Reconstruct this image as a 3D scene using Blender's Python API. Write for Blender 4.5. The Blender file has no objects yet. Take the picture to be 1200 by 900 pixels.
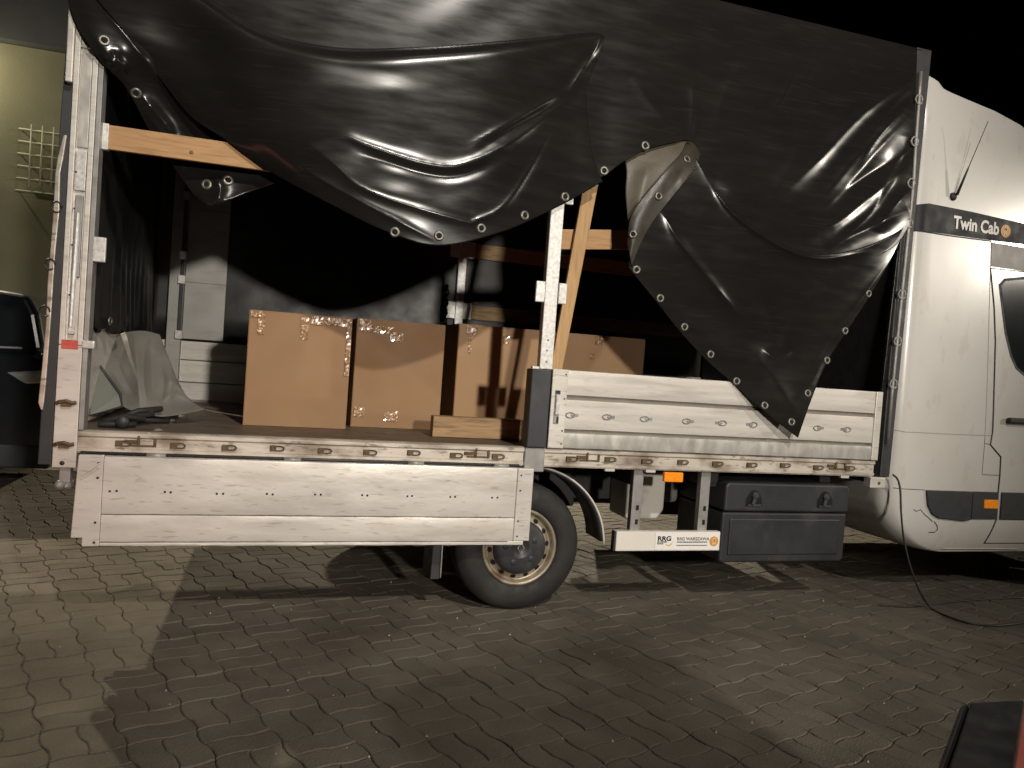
import bpy, bmesh, math, random
from mathutils import Vector, Matrix
random.seed(7)
SC = bpy.context.scene
COL = SC.collection

# ------------------------------------------------------------------ camera
CAM = Vector((0.952, -3.804, 1.342)); YAW, PITCH, ROLL, FOC = .301, -.028, .072, 890.0
FWD = Vector((math.sin(YAW)*math.cos(PITCH), math.cos(YAW)*math.cos(PITCH), math.sin(PITCH)))
_r = Vector((math.cos(YAW), -math.sin(YAW), 0)); _u = _r.cross(FWD)
RGT = _r*math.cos(ROLL) + _u*math.sin(ROLL); UPV = -_r*math.sin(ROLL) + _u*math.cos(ROLL)
cd = bpy.data.cameras.new('camera'); cam = bpy.data.objects.new('camera', cd); COL.objects.link(cam)
cd.sensor_width = 36; cd.lens = FOC/1200*36; cd.clip_start = .05; cd.clip_end = 400
mw = Matrix((RGT, UPV, -FWD)).transposed().to_4x4(); mw.translation = CAM; cam.matrix_world = mw
SC.camera = cam
SC.render.resolution_x, SC.render.resolution_y = 1024, 768

# ------------------------------------------------------------------ sky, light, exposure
W = bpy.data.worlds.new('World'); SC.world = W; W.use_nodes = True
wn = W.node_tree; bg = wn.nodes['Background']
sky = wn.nodes.new('ShaderNodeTexSky'); sky.sky_type = 'NISHITA'; sky.sun_disc = False
sky.sun_elevation = math.radians(-8); sky.sun_rotation = math.radians(150)
wn.links.new(sky.outputs[0], bg.inputs[0]); bg.inputs[1].default_value = .05
def light(name, kind, loc, power, col, radius=.12, target=None, size=None, blend=.6):
    ld = bpy.data.lights.new(name, kind); ld.energy = power; ld.color = col
    if kind == 'SUN': ld.angle = math.radians(.5)
    else: ld.shadow_soft_size = radius
    if kind == 'SPOT': ld.spot_size = math.radians(size); ld.spot_blend = blend
    o = bpy.data.objects.new(name, ld); COL.objects.link(o); o.location = loc
    if target is not None:
        o.rotation_euler = (Vector(target)-Vector(loc)).to_track_quat('-Z', 'Y').to_euler()
    return o
light('moon_sun', 'SUN', (3, -6, 9), .03, (1, .93, .84), target=(2.2, 0, 1))
# yard floodlights behind the photographer and further along the yard
light('yard_floodlight', 'SPOT', (3.0, -9.0, 8.6), 3100, (1, .925, .83), .14, (2.4, 0, 2.7), 43, .9)
light('yard_floodlight_low', 'SPOT', (3.0, -10.0, 3.1), 2300, (1, .925, .82), .22, (2.2, 0, 1.9), 44, .8)
light('yard_floodlight_far', 'SPOT', (12.5, -5.6, 3.9), 1050, (1, .91, .78), .10, (3.2, 0, 1.2), 60)
# lamps on the wall of the building behind the truck
light('wall_lamp_light', 'POINT', (-3.35, 7.0, 4.55), 50, (1, .90, .66), .06)
light('street_light_behind', 'SPOT', (6.4, 9.2, 4.3), 4000, (1, .88, .68), .08, (2.6, 1.0, 0), 70)
light('wall_floodlight', 'SPOT', (-3.3, 6.9, 6.3), 2500, (1, .86, .64), .06, (.3, -.5, 0), 70)
# tail light of a vehicle standing left of the photographer
light('tail_light', 'SPOT', (-1.5, -2.2, .8), 32, (1, .30, .22), .3, (.5, 0, .75), 58, .8)
VS = SC.view_settings; VS.view_transform = 'Standard'; VS.look = 'None'; VS.gamma = 1; VS.exposure = 0
VS.use_curve_mapping = False

# ------------------------------------------------------------------ helpers
def ray(px, py): return FWD + RGT*((px-600)/FOC) - UPV*((py-450)/FOC)
def at(px, py, y):
    d = ray(px, py); return CAM + d*((y-CAM.y)/d.y)
def atz(px, py, z):
    d = ray(px, py); return CAM + d*((z-CAM.z)/d.z)
def proj(p):
    d = Vector(p)-CAM; z = d.dot(FWD)
    return 600+FOC*d.dot(RGT)/z, 450-FOC*d.dot(UPV)/z, z

def mat(name, col, rough=.5, metal=0., var=.12, vscale=6., stretch=(1, 1, 1), bump=0., bscale=80., bstretch=None,
        dirt=None, dirt_amt=.5, dirt_scale=3., dirt_stretch=(1, 1, 1), dirt_lo=.55, dirt_hi=.75, coat=0., rvar=.1, rand=0., trans=0., emit=0., spec=.5, fine=None, fine_amt=.6, fine_scale=40., fine_stretch=(.25, 1, 3), dirt_world=False):
    m = bpy.data.materials.new(name); m.use_nodes = True; n = m.node_tree.nodes; l = m.node_tree.links
    b = n['Principled BSDF']; b.inputs['Metallic'].default_value = metal
    b.inputs['Coat Weight'].default_value = coat; b.inputs['Coat Roughness'].default_value = .12
    b.inputs['Specular IOR Level'].default_value = spec
    if trans: b.inputs['Transmission Weight'].default_value = trans
    tc = n.new('ShaderNodeTexCoord'); oi = n.new('ShaderNodeObjectInfo'); ge = n.new('ShaderNodeNewGeometry')
    off = n.new('ShaderNodeVectorMath'); off.operation = 'MULTIPLY_ADD'
    cx = n.new('ShaderNodeCombineXYZ')
    l.new(oi.outputs['Random'], cx.inputs[0]); l.new(ge.outputs['Random Per Island'], cx.inputs[1])
    off.inputs[1].default_value = (17, 17, 17); l.new(cx.outputs[0], off.inputs[0]); l.new(tc.outputs['Object'], off.inputs[2])
    def noise(scale, st, detail=5., world=False):
        mp = n.new('ShaderNodeMapping'); mp.inputs['Scale'].default_value = st
        l.new(ge.outputs['Position'] if world else (off.outputs[0] if rand else tc.outputs['Object']), mp.inputs[0])
        t = n.new('ShaderNodeTexNoise'); t.inputs['Scale'].default_value = scale; t.inputs['Detail'].default_value = detail
        l.new(mp.outputs[0], t.inputs['Vector']); return t.outputs['Fac']
    def mapr(src, a0, a1, b0, b1):
        r = n.new('ShaderNodeMapRange'); r.inputs[1].default_value = a0; r.inputs[2].default_value = a1
        r.inputs[3].default_value = b0; r.inputs[4].default_value = b1; l.new(src, r.inputs[0]); return r.outputs[0]
    f = mapr(noise(vscale, stretch), .25, .75, 1-var, 1+var)
    if rand:
        ad = n.new('ShaderNodeMath'); ad.operation = 'ADD'; l.new(oi.outputs['Random'], ad.inputs[0]); l.new(ge.outputs['Random Per Island'], ad.inputs[1])
        fr = n.new('ShaderNodeMath'); fr.operation = 'FRACT'; l.new(ad.outputs[0], fr.inputs[0])
        mu = n.new('ShaderNodeMath'); mu.operation = 'MULTIPLY'; l.new(mapr(fr.outputs[0], 0, 1, 1-rand, 1+rand), mu.inputs[0]); l.new(f, mu.inputs[1]); f = mu.outputs[0]
    vm = n.new('ShaderNodeVectorMath'); vm.operation = 'SCALE'; vm.inputs[0].default_value = col[:3]; l.new(f, vm.inputs['Scale'])
    out = vm.outputs[0]
    if dirt:
        mx = n.new('ShaderNodeMix'); mx.data_type = 'RGBA'
        l.new(mapr(noise(dirt_scale, dirt_stretch, 8., dirt_world), dirt_lo, dirt_hi, 0, dirt_amt), mx.inputs[0])
        l.new(out, mx.inputs[6]); mx.inputs[7].default_value = (*dirt, 1); out = mx.outputs[2]
    if fine:
        mx = n.new('ShaderNodeMix'); mx.data_type = 'RGBA'
        l.new(mapr(noise(fine_scale, fine_stretch, 6.), .60, .66, 0, fine_amt), mx.inputs[0])
        l.new(out, mx.inputs[6]); mx.inputs[7].default_value = (*fine, 1); out = mx.outputs[2]
    l.new(out, b.inputs['Base Color'])
    l.new(mapr(noise(vscale*1.7, stretch), .3, .7, max(.03, rough-rvar), min(1, rough+rvar)), b.inputs['Roughness'])
    if bump:
        bp = n.new('ShaderNodeBump'); bp.inputs['Strength'].default_value = bump; bp.inputs['Distance'].default_value = .004
        l.new(noise(bscale, bstretch or stretch, 3.), bp.inputs['Height']); l.new(bp.outputs[0], b.inputs['Normal'])
    if emit:
        b.inputs['Emission Color'].default_value = (*col[:3], 1); b.inputs['Emission Strength'].default_value = emit
    return m

M = {}
M['paver'] = mat('paver_concrete', (.125, .110, .086), .92, spec=.22, rvar=.06, var=.20, vscale=5, bump=1., bscale=110, fine=(.20, .18, .15), fine_amt=.35, fine_scale=120, fine_stretch=(1, 1, 1), dirt=(.055, .046, .034), dirt_amt=.75, dirt_scale=1.1, dirt_lo=.45, dirt_hi=.72, rand=.085, dirt_world=True)
M['joint'] = mat('joint_sand', (.050, .043, .033), .95, var=.4, vscale=20, bump=.8, bscale=120)
M['alu'] = mat('worn_aluminium', (.64, .605, .555), .40, .30, var=.13, vscale=2.2, stretch=(.8, 1, 2.5), bump=.5, bscale=7, bstretch=(.8, 1, 2.2),
               dirt=(.50, .45, .38), dirt_amt=.5, dirt_scale=4, dirt_stretch=(.7, 1, 3), dirt_lo=.50, dirt_hi=.72,
               fine=(.30, .26, .21), fine_amt=.45, fine_scale=34, fine_stretch=(.35, 1, 2.2))
M['alu_clean'] = mat('brushed_aluminium', (.63, .597, .547), .40, .25, var=.08, vscale=4, stretch=(.3, 1, 6), bump=.12, bscale=30, bstretch=(.2, 1, 6),
               dirt=(.36, .32, .27), dirt_amt=.55, dirt_scale=4, dirt_stretch=(.6, 1, 4), dirt_lo=.52, dirt_hi=.74, fine=(.40, .36, .31), fine_amt=.4, fine_scale=26, fine_stretch=(.4, 1, 4))
M['alu_low'] = mat('scuffed_aluminium', (.56, .54, .50), .36, .45, var=.2, vscale=9, stretch=(1.6, 1, .7), bump=.25, bscale=14, dirt=(.28, .25, .21), dirt_amt=.5, dirt_scale=5)
M['rail'] = mat('rail_aluminium', (.56, .51, .44), .45, .25, var=.1, vscale=4, stretch=(.5, 1, 3), bump=.2, bscale=30,
               dirt=(.13, .085, .045), dirt_amt=.75, dirt_scale=5, dirt_stretch=(1, 1, 2), dirt_lo=.47, dirt_hi=.68, fine=(.12, .09, .06), fine_amt=.6, fine_scale=30, fine_stretch=(.5, 1, 1.5))
M['galv'] = mat('galvanised_steel', (.60, .59, .57), .42, .35, var=.28, vscale=60, bump=.2, bscale=60, dirt=(.25, .23, .2), dirt_amt=.5, dirt_scale=30)
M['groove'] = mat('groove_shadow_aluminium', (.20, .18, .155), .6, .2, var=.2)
M['steel'] = mat('grey_steel', (.30, .29, .28), .5, .4, var=.2, vscale=15, dirt=(.12, .08, .05), dirt_amt=.6, dirt_scale=8)
M['rust'] = mat('rusty_steel', (.105, .070, .036), .62, .3, var=.4, vscale=40, bump=.5, bscale=90)
M['dark_metal'] = mat('dark_painted_steel', (.030, .030, .032), .5, 0, var=.3, vscale=10, bump=.2, bscale=60)
M['chassis'] = mat('chassis_black', (.016, .015, .014), .7, 0, var=.4, vscale=8)
M['vinyl'] = mat('black_vinyl', (.0100, .0095, .0088), .21, 0, spec=.30, var=.12, vscale=4, stretch=(.6, .6, 3), bump=.008, bscale=60, bstretch=(.6, 1, 3), rvar=.05,
               dirt=(.017, .0155, .0135), dirt_amt=.7, dirt_scale=1.3, dirt_stretch=(.7, 1, 1.6), dirt_lo=.40, dirt_hi=.78, fine=(.028, .026, .023), fine_amt=.22, fine_scale=14, fine_stretch=(.3, 1, 6))
M['vinyl_in'] = mat('vinyl_inner_face', (.014, .0135, .0125), .46, 0, var=.3, vscale=3, bump=.12, bscale=60)
M['vinyl_back'] = mat('vinyl_reverse_brown', (.085, .072, .050), .45, 0, var=.2, vscale=6, bump=.15, bscale=300)
M['vinyl_hem'] = mat('vinyl_hem_grey', (.030, .025, .018), .42, 0, var=.2, vscale=9, bump=.1, bscale=90)
M['grommet'] = mat('eyelet_steel', (.19, .18, .155), .42, .7, var=.3, vscale=60)
M['hole'] = mat('eyelet_hole_black', (.003, .003, .003), .9, var=0)
M['wood'] = mat('pine_wood', (.40, .225, .095), .6, 0, var=.18, vscale=6, stretch=(1.2, 6, 14), bump=.25, bscale=20, bstretch=(1.5, 8, 30), dirt=(.20, .10, .04), dirt_amt=.5, dirt_scale=5, dirt_stretch=(1, 5, 12), dirt_lo=.55, dirt_hi=.7)
M['wood_v'] = mat('pine_wood_upright', (.44, .265, .115), .6, 0, var=.18, vscale=6, stretch=(14, 6, 1.2), bump=.25, bscale=20, bstretch=(30, 8, 1.5), dirt=(.22, .11, .045), dirt_amt=.5, dirt_scale=5, dirt_stretch=(12, 5, 1), dirt_lo=.55, dirt_hi=.7)
M['wood_old'] = mat('weathered_wood', (.36, .23, .115), .7, 0, var=.25, vscale=6, stretch=(1.2, 6, 14), bump=.4, bscale=18, bstretch=(1.5, 8, 26), dirt=(.12, .075, .04), dirt_amt=.7, dirt_scale=5, dirt_stretch=(1, 5, 10), dirt_lo=.5, dirt_hi=.7)
M['floor'] = mat('plywood_floor', (.115, .085, .058), .55, 0, var=.3, vscale=5, stretch=(1, 4, 1), bump=.3, bscale=40, dirt=(.04, .03, .02), dirt_amt=.7, dirt_scale=3)
M['card'] = mat('cardboard', (.292, .172, .086), .72, 0, var=.09, vscale=3, bump=.10, bscale=60, bstretch=(7, 7, .15), dirt=(.33, .18, .08), dirt_amt=.4, dirt_scale=2.5)
M['card2'] = mat('cardboard_pale', (.37, .225, .115), .72, 0, var=.09, vscale=3, bump=.10, bscale=60, bstretch=(7, 7, .15), dirt=(.36, .21, .10), dirt_amt=.4, dirt_scale=2.5)
M['card_edge'] = mat('cardboard_edge', (.20, .105, .045), .8, 0, var=.2, vscale=20)
M['tape'] = mat('clear_tape', (.33, .18, .08), .2, 0, var=.06, vscale=6, bump=1., bscale=70, coat=1., rvar=.05)
M['white'] = mat('white_car_paint', (.61, .592, .557), .28, 0, var=.03, vscale=1.5, coat=.5, rvar=.04, dirt=(.50, .45, .38), dirt_amt=.6, dirt_scale=2.2, dirt_stretch=(1, 1, .6), dirt_lo=.48, dirt_hi=.85, fine=(.45, .40, .34), fine_amt=.25, fine_scale=14, fine_stretch=(1, 1, .5))
M['white_dirty'] = mat('white_dirty_plastic', (.58, .55, .50), .5, 0, var=.1, vscale=4, dirt=(.2, .17, .13), dirt_amt=.6, dirt_scale=5)
M['band'] = mat('black_band', (.012, .013, .016), .5, 0, var=.1, spec=.25)
M['plastic'] = mat('dark_grey_plastic', (.030, .031, .033), .58, 0, var=.2, vscale=10, bump=.25, bscale=200)
M['toolbox'] = mat('toolbox_plastic', (.021, .022, .024), .5, 0, var=.15, vscale=4, bump=.25, bscale=160, dirt=(.10, .095, .085), dirt_amt=.5, dirt_scale=3)
M['stake'] = mat('charcoal_stake', (.034, .036, .041), .5, .1, var=.2, vscale=7, dirt=(.1, .09, .08), dirt_amt=.4, dirt_scale=6)
M['rubber'] = mat('tyre_rubber', (.015, .0145, .014), .72, 0, var=.25, vscale=12, bump=.25, bscale=80, dirt=(.06, .052, .042), dirt_amt=.45, dirt_scale=4)
M['rim'] = mat('steel_rim', (.32, .275, .205), .42, .45, var=.12, vscale=8, dirt=(.13, .065, .03), dirt_amt=.8, dirt_scale=9, dirt_lo=.52, dirt_hi=.66)
M['hub'] = mat('hub_plastic', (.026, .027, .029), .5, 0, var=.15, vscale=12, dirt=(.09, .085, .08), dirt_amt=.5, dirt_scale=10)
M['orange'] = mat('orange_lens', (.80, .25, .015), .25, 0, var=.1, vscale=40, emit=.18)
M['red_st'] = mat('red_sticker', (.50, .09, .07), .35, 0, var=.3, vscale=30)
M['glass'] = mat('dark_glass', (.012, .016, .016), .06, 0, var=.1, coat=.8, rvar=.02)
M['black'] = mat('black_print', (.010, .010, .011), .5, var=0)
M['seam'] = mat('seam_gap', (.030, .028, .026), .7, var=.1)
M['grey_print'] = mat('grey_print', (.16, .15, .15), .5, var=0)
M['white_print'] = mat('white_print', (.78, .76, .72), .5, var=0)
M['orange_print'] = mat('orange_print', (.60, .27, .05), .5, var=.05)
M['pale_print'] = mat('pale_orange_print', (.78, .60, .34), .5, var=0)
M['yellow_print'] = mat('yellow_print', (.62, .42, .06), .5, var=0)
M['sticker'] = mat('sticker_white', (.70, .67, .61), .4, var=.04)
M['grey_cloth'] = mat('grey_cover_sheet', (.15, .142, .125), .62, 0, var=.1, vscale=4, bump=.15, bscale=200)
M['grey_panel'] = mat('grey_green_panel', (.125, .128, .110), .5, 0, var=.1, vscale=4)
M['far_panel'] = mat('grey_inner_panel', (.42, .41, .38), .5, .1, var=.1, vscale=4, bump=.15, bscale=7, dirt=(.2, .19, .17), dirt_amt=.5, dirt_scale=4, dirt_stretch=(1, 1, 4))
M['wall'] = mat('yellow_green_render', (.27, .258, .16), .85, 0, var=.12, vscale=1.3, bump=.9, bscale=40, bstretch=(1, 1, 2))
M['fascia'] = mat('dark_cladding', (.12, .122, .125), .4, .1, var=.15, vscale=2)
M['grille'] = mat('cream_painted_bars', (.80, .78, .58), .5, 0, var=.08)
M['car'] = mat('black_car_paint', (.014, .016, .020), .2, .2, var=.1, coat=1., rvar=.02)
M['chrome'] = mat('tail_lamp_glass', (.36, .36, .37), .2, .3, var=.08, vscale=20)
M['cable'] = mat('black_cable', (.020, .018, .016), .5, var=.1)
M['red_panel'] = mat('red_plastic', (.30, .055, .028), .45, var=.12, vscale=10)
M['black_case'] = mat('black_case_plastic', (.003, .003, .0034), .5, var=.2, vscale=10, spec=.12)
M['roofgrey'] = mat('grey_rail_cover', (.36, .345, .32), .5, var=.08)

def tag(o, label=None, cat=None, group=None, kind=None):
    if label: o['label'] = label
    if cat: o['category'] = cat
    if group: o['group'] = group
    if kind: o['kind'] = kind
    return o

class MB:
    def __init__(s): s.v = []; s.f = []; s.mi = []
    def add(s, vs, fs, mi=0):
        k = len(s.v); s.v += [Vector(v) for v in vs]; s.f += [tuple(i+k for i in f) for f in fs]; s.mi += [mi]*len(fs); return s
    def box(s, x0, x1, y0, y1, z0, z1, mi=0):
        v = [(x0,y0,z0),(x1,y0,z0),(x1,y1,z0),(x0,y1,z0),(x0,y0,z1),(x1,y0,z1),(x1,y1,z1),(x0,y1,z1)]
        return s.add(v, [(3,2,1,0),(4,5,6,7),(0,1,5,4),(1,2,6,5),(2,3,7,6),(3,0,4,7)], mi)
    def bar(s, a, b, w, t, wd=(0, 0, 1), mi=0):      # bar a->b, w along wd-ish, t across
        a, b = Vector(a), Vector(b); d = (b-a).normalized(); n = d.cross(Vector(wd)).normalized(); u = n.cross(d).normalized()
        v = [p+u*i*w/2+n*j*t/2 for p in (a, b) for i, j in ((-1,-1),(1,-1),(1,1),(-1,1))]
        return s.add(v, [(3,2,1,0),(4,5,6,7),(0,1,5,4),(1,2,6,5),(2,3,7,6),(3,0,4,7)], mi)
    def prism(s, poly, y0, y1, mi=0):                # poly in (x,z), extruded along y
        n = len(poly); v = [(p[0], y0, p[1]) for p in poly]+[(p[0], y1, p[1]) for p in poly]
        return s.add(v, [tuple(range(n)), tuple(range(2*n-1, n-1, -1))]+[((i+1) % n, i, i+n, (i+1) % n+n) for i in range(n)], mi)
    def tube(s, pts, r, n=8, mi=0, closed=False):
        pts = [Vector(p) for p in pts]; N = len(pts); vs = []
        for i, p in enumerate(pts):
            if closed: d = pts[(i+1) % N]-pts[i-1]
            else: d = pts[min(i+1, N-1)]-pts[max(i-1, 0)]
            d.normalize(); a = d.cross(Vector((.31, .17, .93))).normalized(); b = d.cross(a)
            rr = r[i] if isinstance(r, (list, tuple)) else r
            vs += [p+(a*math.cos(2*math.pi*k/n)+b*math.sin(2*math.pi*k/n))*rr for k in range(n)]
        fs = []
        for i in range(N if closed else N-1):
            j = (i+1) % N
            fs += [(i*n+k, i*n+(k+1) % n, j*n+(k+1) % n, j*n+k) for k in range(n)]
        if not closed: fs += [tuple(range(n-1, -1, -1)), tuple((N-1)*n+k for k in range(n))]
        return s.add(vs, fs, mi)
    def lathe(s, prof, c, n=48, mi=0, axis='y'):     # prof: (r, h along axis)
        vs = []; m = len(prof)
        for k in range(n):
            a = 2*math.pi*k/n
            for r, h in prof:
                p = (r*math.cos(a), h, r*math.sin(a)) if axis == 'y' else (r*math.cos(a), r*math.sin(a), h)
                vs.append(Vector(c)+Vector(p))
        fs = [(k*m+i, ((k+1) % n)*m+i, ((k+1) % n)*m+i+1, k*m+i+1) for k in range(n) for i in range(m-1)]
        return s.add(vs, fs, mi)
    def build(s, name, m, parent=None, smooth=False, bevel=0., origin=None, mats=None, seg=2, solid=0.):
        me = bpy.data.meshes.new(name); o0 = Vector(origin) if origin is not None else Vector()
        me.from_pydata([v-o0 for v in s.v], [], s.f)
        for q in ([m] if mats is None else mats): me.materials.append(q)
        for p, i in zip(me.polygons, s.mi): p.material_index = i
        bm = bmesh.new(); bm.from_mesh(me); bmesh.ops.recalc_face_normals(bm, faces=bm.faces); bm.to_mesh(me); bm.free()
        if smooth:
            me.polygons.foreach_set('use_smooth', [True]*len(me.polygons))
        o = bpy.data.objects.new(name, me); COL.objects.link(o); o.location = o0
        if bevel:
            b = o.modifiers.new('bevel', 'BEVEL'); b.width = bevel; b.segments = seg; b.limit_method = 'ANGLE'; b.angle_limit = math.radians(35)
        if solid:
            b = o.modifiers.new('thickness', 'SOLIDIFY'); b.thickness = solid; b.offset = 0
        if parent is not None: par(o, parent)
        return o
def par(o, parent):
    o.parent = parent
    if parent.type == 'EMPTY': o.matrix_parent_inverse = Matrix.Translation(-parent.location)
    else: o.matrix_parent_inverse = Matrix.Translation(-parent.location) if parent.parent is None else Matrix()
    return o
def empty(name, loc, label, cat, group=None):
    o = bpy.data.objects.new(name, None); COL.objects.link(o); o.location = loc; o.empty_display_size = .2
    return tag(o, label, cat, group)
def smooth_by_angle(o, deg=40):
    me = o.data; me.polygons.foreach_set('use_smooth', [True]*len(me.polygons))
    bm = bmesh.new(); bm.from_mesh(me)
    for e in bm.edges:
        if len(e.link_faces) == 2 and e.calc_face_angle(0) > math.radians(deg): e.smooth = False
    bm.to_mesh(me); bm.free()
    return o
def catmull(pts, t):
    n = len(pts)-1; x = max(0, min(n-1e-6, t*n)); i = int(x); f = x-i
    P = lambda k: pts[max(0, min(n, k))]
    a, b, c, d = P(i-1), P(i), P(i+1), P(i+2)
    if i == 0: a = tuple(2*q-w for q, w in zip(b, c))
    if i == n-1: d = tuple(2*q-w for q, w in zip(c, b))
    return tuple(.5*(2*q+(r-p)*f+(2*p-5*q+4*r-s)*f*f+(3*q-p-3*r+s)*f**3) for p, q, r, s in zip(a, b, c, d))
def segdist(x, y, poly):
    best = 1e9; bt = 0; L = 0; ls = []
    for (x0, y0), (x1, y1) in zip(poly, poly[1:]):
        ls.append(math.hypot(x1-x0, y1-y0))
    tot = sum(ls); acc = 0
    for k, ((x0, y0), (x1, y1)) in enumerate(zip(poly, poly[1:])):
        dx, dy = x1-x0, y1-y0; t = max(0, min(1, ((x-x0)*dx+(y-y0)*dy)/(dx*dx+dy*dy)))
        d = math.hypot(x-x0-t*dx, y-y0-t*dy)
        if d < best: best = d; bt = (acc+t*ls[k])/tot
        acc += ls[k]
    return best, bt
def smooth_ridges(ridges):
    out = []
    for poly, amp, w, p in ridges:
        if len(poly) > 2: poly = [catmull(poly, k/(4*(len(poly)-1))) for k in range(4*(len(poly)-1)+1)]
        xs = [q[0] for q in poly]; ys = [q[1] for q in poly]
        out.append((poly, amp, w, p, min(xs)-4*w, max(xs)+4*w, min(ys)-4*w, max(ys)+4*w))
    return out
def ridge_sum(px, py, ridges):
    s = 0
    for poly, amp, w, p, xa, xb, ya, yb in ridges:
        if px < xa or px > xb or py < ya or py > yb: continue
        d, t = segdist(px, py, poly)
        if d < 4*w:
            s += amp*math.exp(-(d/w)**p)*min(1, .15+4*t*(1-t)*1.1)
    return s
SHEETS = []
def sheet(name, net, nu, nv, ridges, m, parent, solid=.003, noise=0.):
    ridges = smooth_ridges(ridges); rows = []
    for r in net: rows.append([catmull(r, u/(nu-1)) for u in range(nu)])
    vs = []; scr = []
    for v in range(nv):
        for u in range(nu):
            c = catmull([rows[k][u] for k in range(len(rows))], v/(nv-1))
            y = c[2]-ridge_sum(c[0], c[1], ridges)
            if noise: y += noise*math.sin(c[0]*.043+1.3*math.sin(c[1]*.031))*math.sin(c[1]*.057+c[0]*.013)
            vs.append(at(c[0], c[1], y)); scr.append((c[0], c[1]))
    mb = MB(); mb.add(vs, [(v*nu+u, v*nu+u+1, (v+1)*nu+u+1, (v+1)*nu+u) for v in range(nv-1) for u in range(nu-1)])
    o = mb.build(name, m, parent, smooth=True, solid=solid)
    me = o.data
    # make normals face the camera
    if sum((CAM-p.center).dot(p.normal) for p in me.polygons) < 0: me.flip_normals()
    me.update(); o['_s'] = 1; del o['_s']
    return o, scr
def text(s, size, m, name, parent, loc, bold=.0, rotz=0., align='LEFT', sx=1., tilt=0.):
    cu = bpy.data.curves.new(name, 'FONT'); cu.body = s; cu.size = size; cu.extrude = .0006; cu.offset = bold; cu.align_x = align
    t = bpy.data.objects.new(name, cu); COL.objects.link(t); bpy.context.view_layer.update()
    me = bpy.data.meshes.new_from_object(t.evaluated_get(bpy.context.evaluated_depsgraph_get())); me.name = name
    bpy.data.objects.remove(t); bpy.data.curves.remove(cu)
    me.transform(Matrix.Translation(loc) @ Matrix.Rotation(tilt, 4, 'Y') @ Matrix.Rotation(math.pi/2, 4, 'X') @ Matrix.Diagonal((sx, 1, 1, 1)))
    me.materials.clear(); me.materials.append(m)
    o = bpy.data.objects.new(name, me); COL.objects.link(o); par(o, parent); return o
def link_copy(src, name, parent, mat_):
    o = bpy.data.objects.new(name, src.data); COL.objects.link(o); o.matrix_world = mat_
    par(o, parent); return o

# ------------------------------------------------------------------ ground and paving
gb = MB(); gb.box(-60, 60, -40, 60, -.4, -.0075)
ground = gb.build('ground', M['joint']); tag(ground, 'yard paved with wavy interlocking grey concrete stones', 'paving', kind='structure')
ANG = math.radians(20); PB = .22; OX, OY = 2.512, -1.34
def wav(t): return .0085*math.tanh(2.2*math.sin(2*math.pi*t))
def paver_outline(kind, half):
    # block [0,PB]^2, kind 0: stones lie along local x; half 0/1
    def L(t, c): return (t*PB, c*PB+wav(t))          # lines along x
    def C(t, c): return (c*PB+wav(t), t*PB)
    N = [0, .12, .3, .4, .5, .6, .7, .88, 1.]
    a, b = (0, .5) if half == 0 else (.5, 1)
    H = [a+(b-a)*q for q in (0, .24, .6, 1)]
    if kind == 0: o = [L(t, a) for t in N] + [C(t, 1) for t in H[1:-1]] + [L(t, b) for t in reversed(N)] + [C(t, 0) for t in reversed(H[1:-1])]
    else: o = [C(t, a) for t in reversed(N)] + [L(t, 0) for t in H[1:-1]] + [C(t, b) for t in N] + [L(t, 1) for t in reversed(H[1:-1])]
    cx = sum(p[0] for p in o)/len(o); cy = sum(p[1] for p in o)/len(o)
    return [(p[0]-cx, p[1]-cy) for p in o], (cx, cy)
def paver_geo(o):
    n = len(o); vs = []
    def ins(d):
        r = []
        for i in range(n):
            p, q, s_ = Vector(o[i-1]), Vector(o[i]), Vector(o[(i+1) % n])
            t = (s_-p).normalized(); r.append(q+Vector((-t.y, t.x))*d)
        return r
    A, B = ins(.0022), ins(.0064)
    vs = [(p.x, p.y, -.016) for p in A]+[(p.x, p.y, -.0030) for p in A]+[(p.x, p.y, 0) for p in B]
    fs = [(i, (i+1) % n, n+(i+1) % n, n+i) for i in range(n)]+[(n+i, n+(i+1) % n, 2*n+(i+1) % n, 2*n+i) for i in range(n)]+[tuple(2*n+i for i in range(n))]
    return vs, fs
PV = {}
for k in (0, 1):
    for h in (0, 1):
        o, c = paver_outline(k, h)
        area = sum(o[i][0]*o[(i+1) % len(o)][1]-o[(i+1) % len(o)][0]*o[i][1] for i in range(len(o)))
        if area < 0: o = o[::-1]
        vs, fs = paver_geo(o); me = bpy.data.meshes.new('paving_stone'); me.from_pydata(vs, [], fs); me.materials.append(M['paver'])
        PV[k, h] = (me, c, vs, fs)
ca, sa = math.cos(ANG), math.sin(ANG)
stones = []
for i in range(-42, 42):
    for j in range(-30, 46):
        k = (i+j) % 2
        for h in (0, 1):
            c = PV[k, h][1]; lx, ly = i*PB+c[0], j*PB+c[1]
            x, y = OX+lx*ca-ly*sa, OY+lx*sa+ly*ca
            if not (-4.6 < x < 9.5 and -3.2 < y < 7.2): continue
            px, py, z = proj((x, y, 0))
            vis = z > .5 and -20 < px < 1220 and py < 915
            stones.append((0 if vis else 1, z if z > 0 else 99, k, h, x, y))
stones.sort()
rest = MB()
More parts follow.
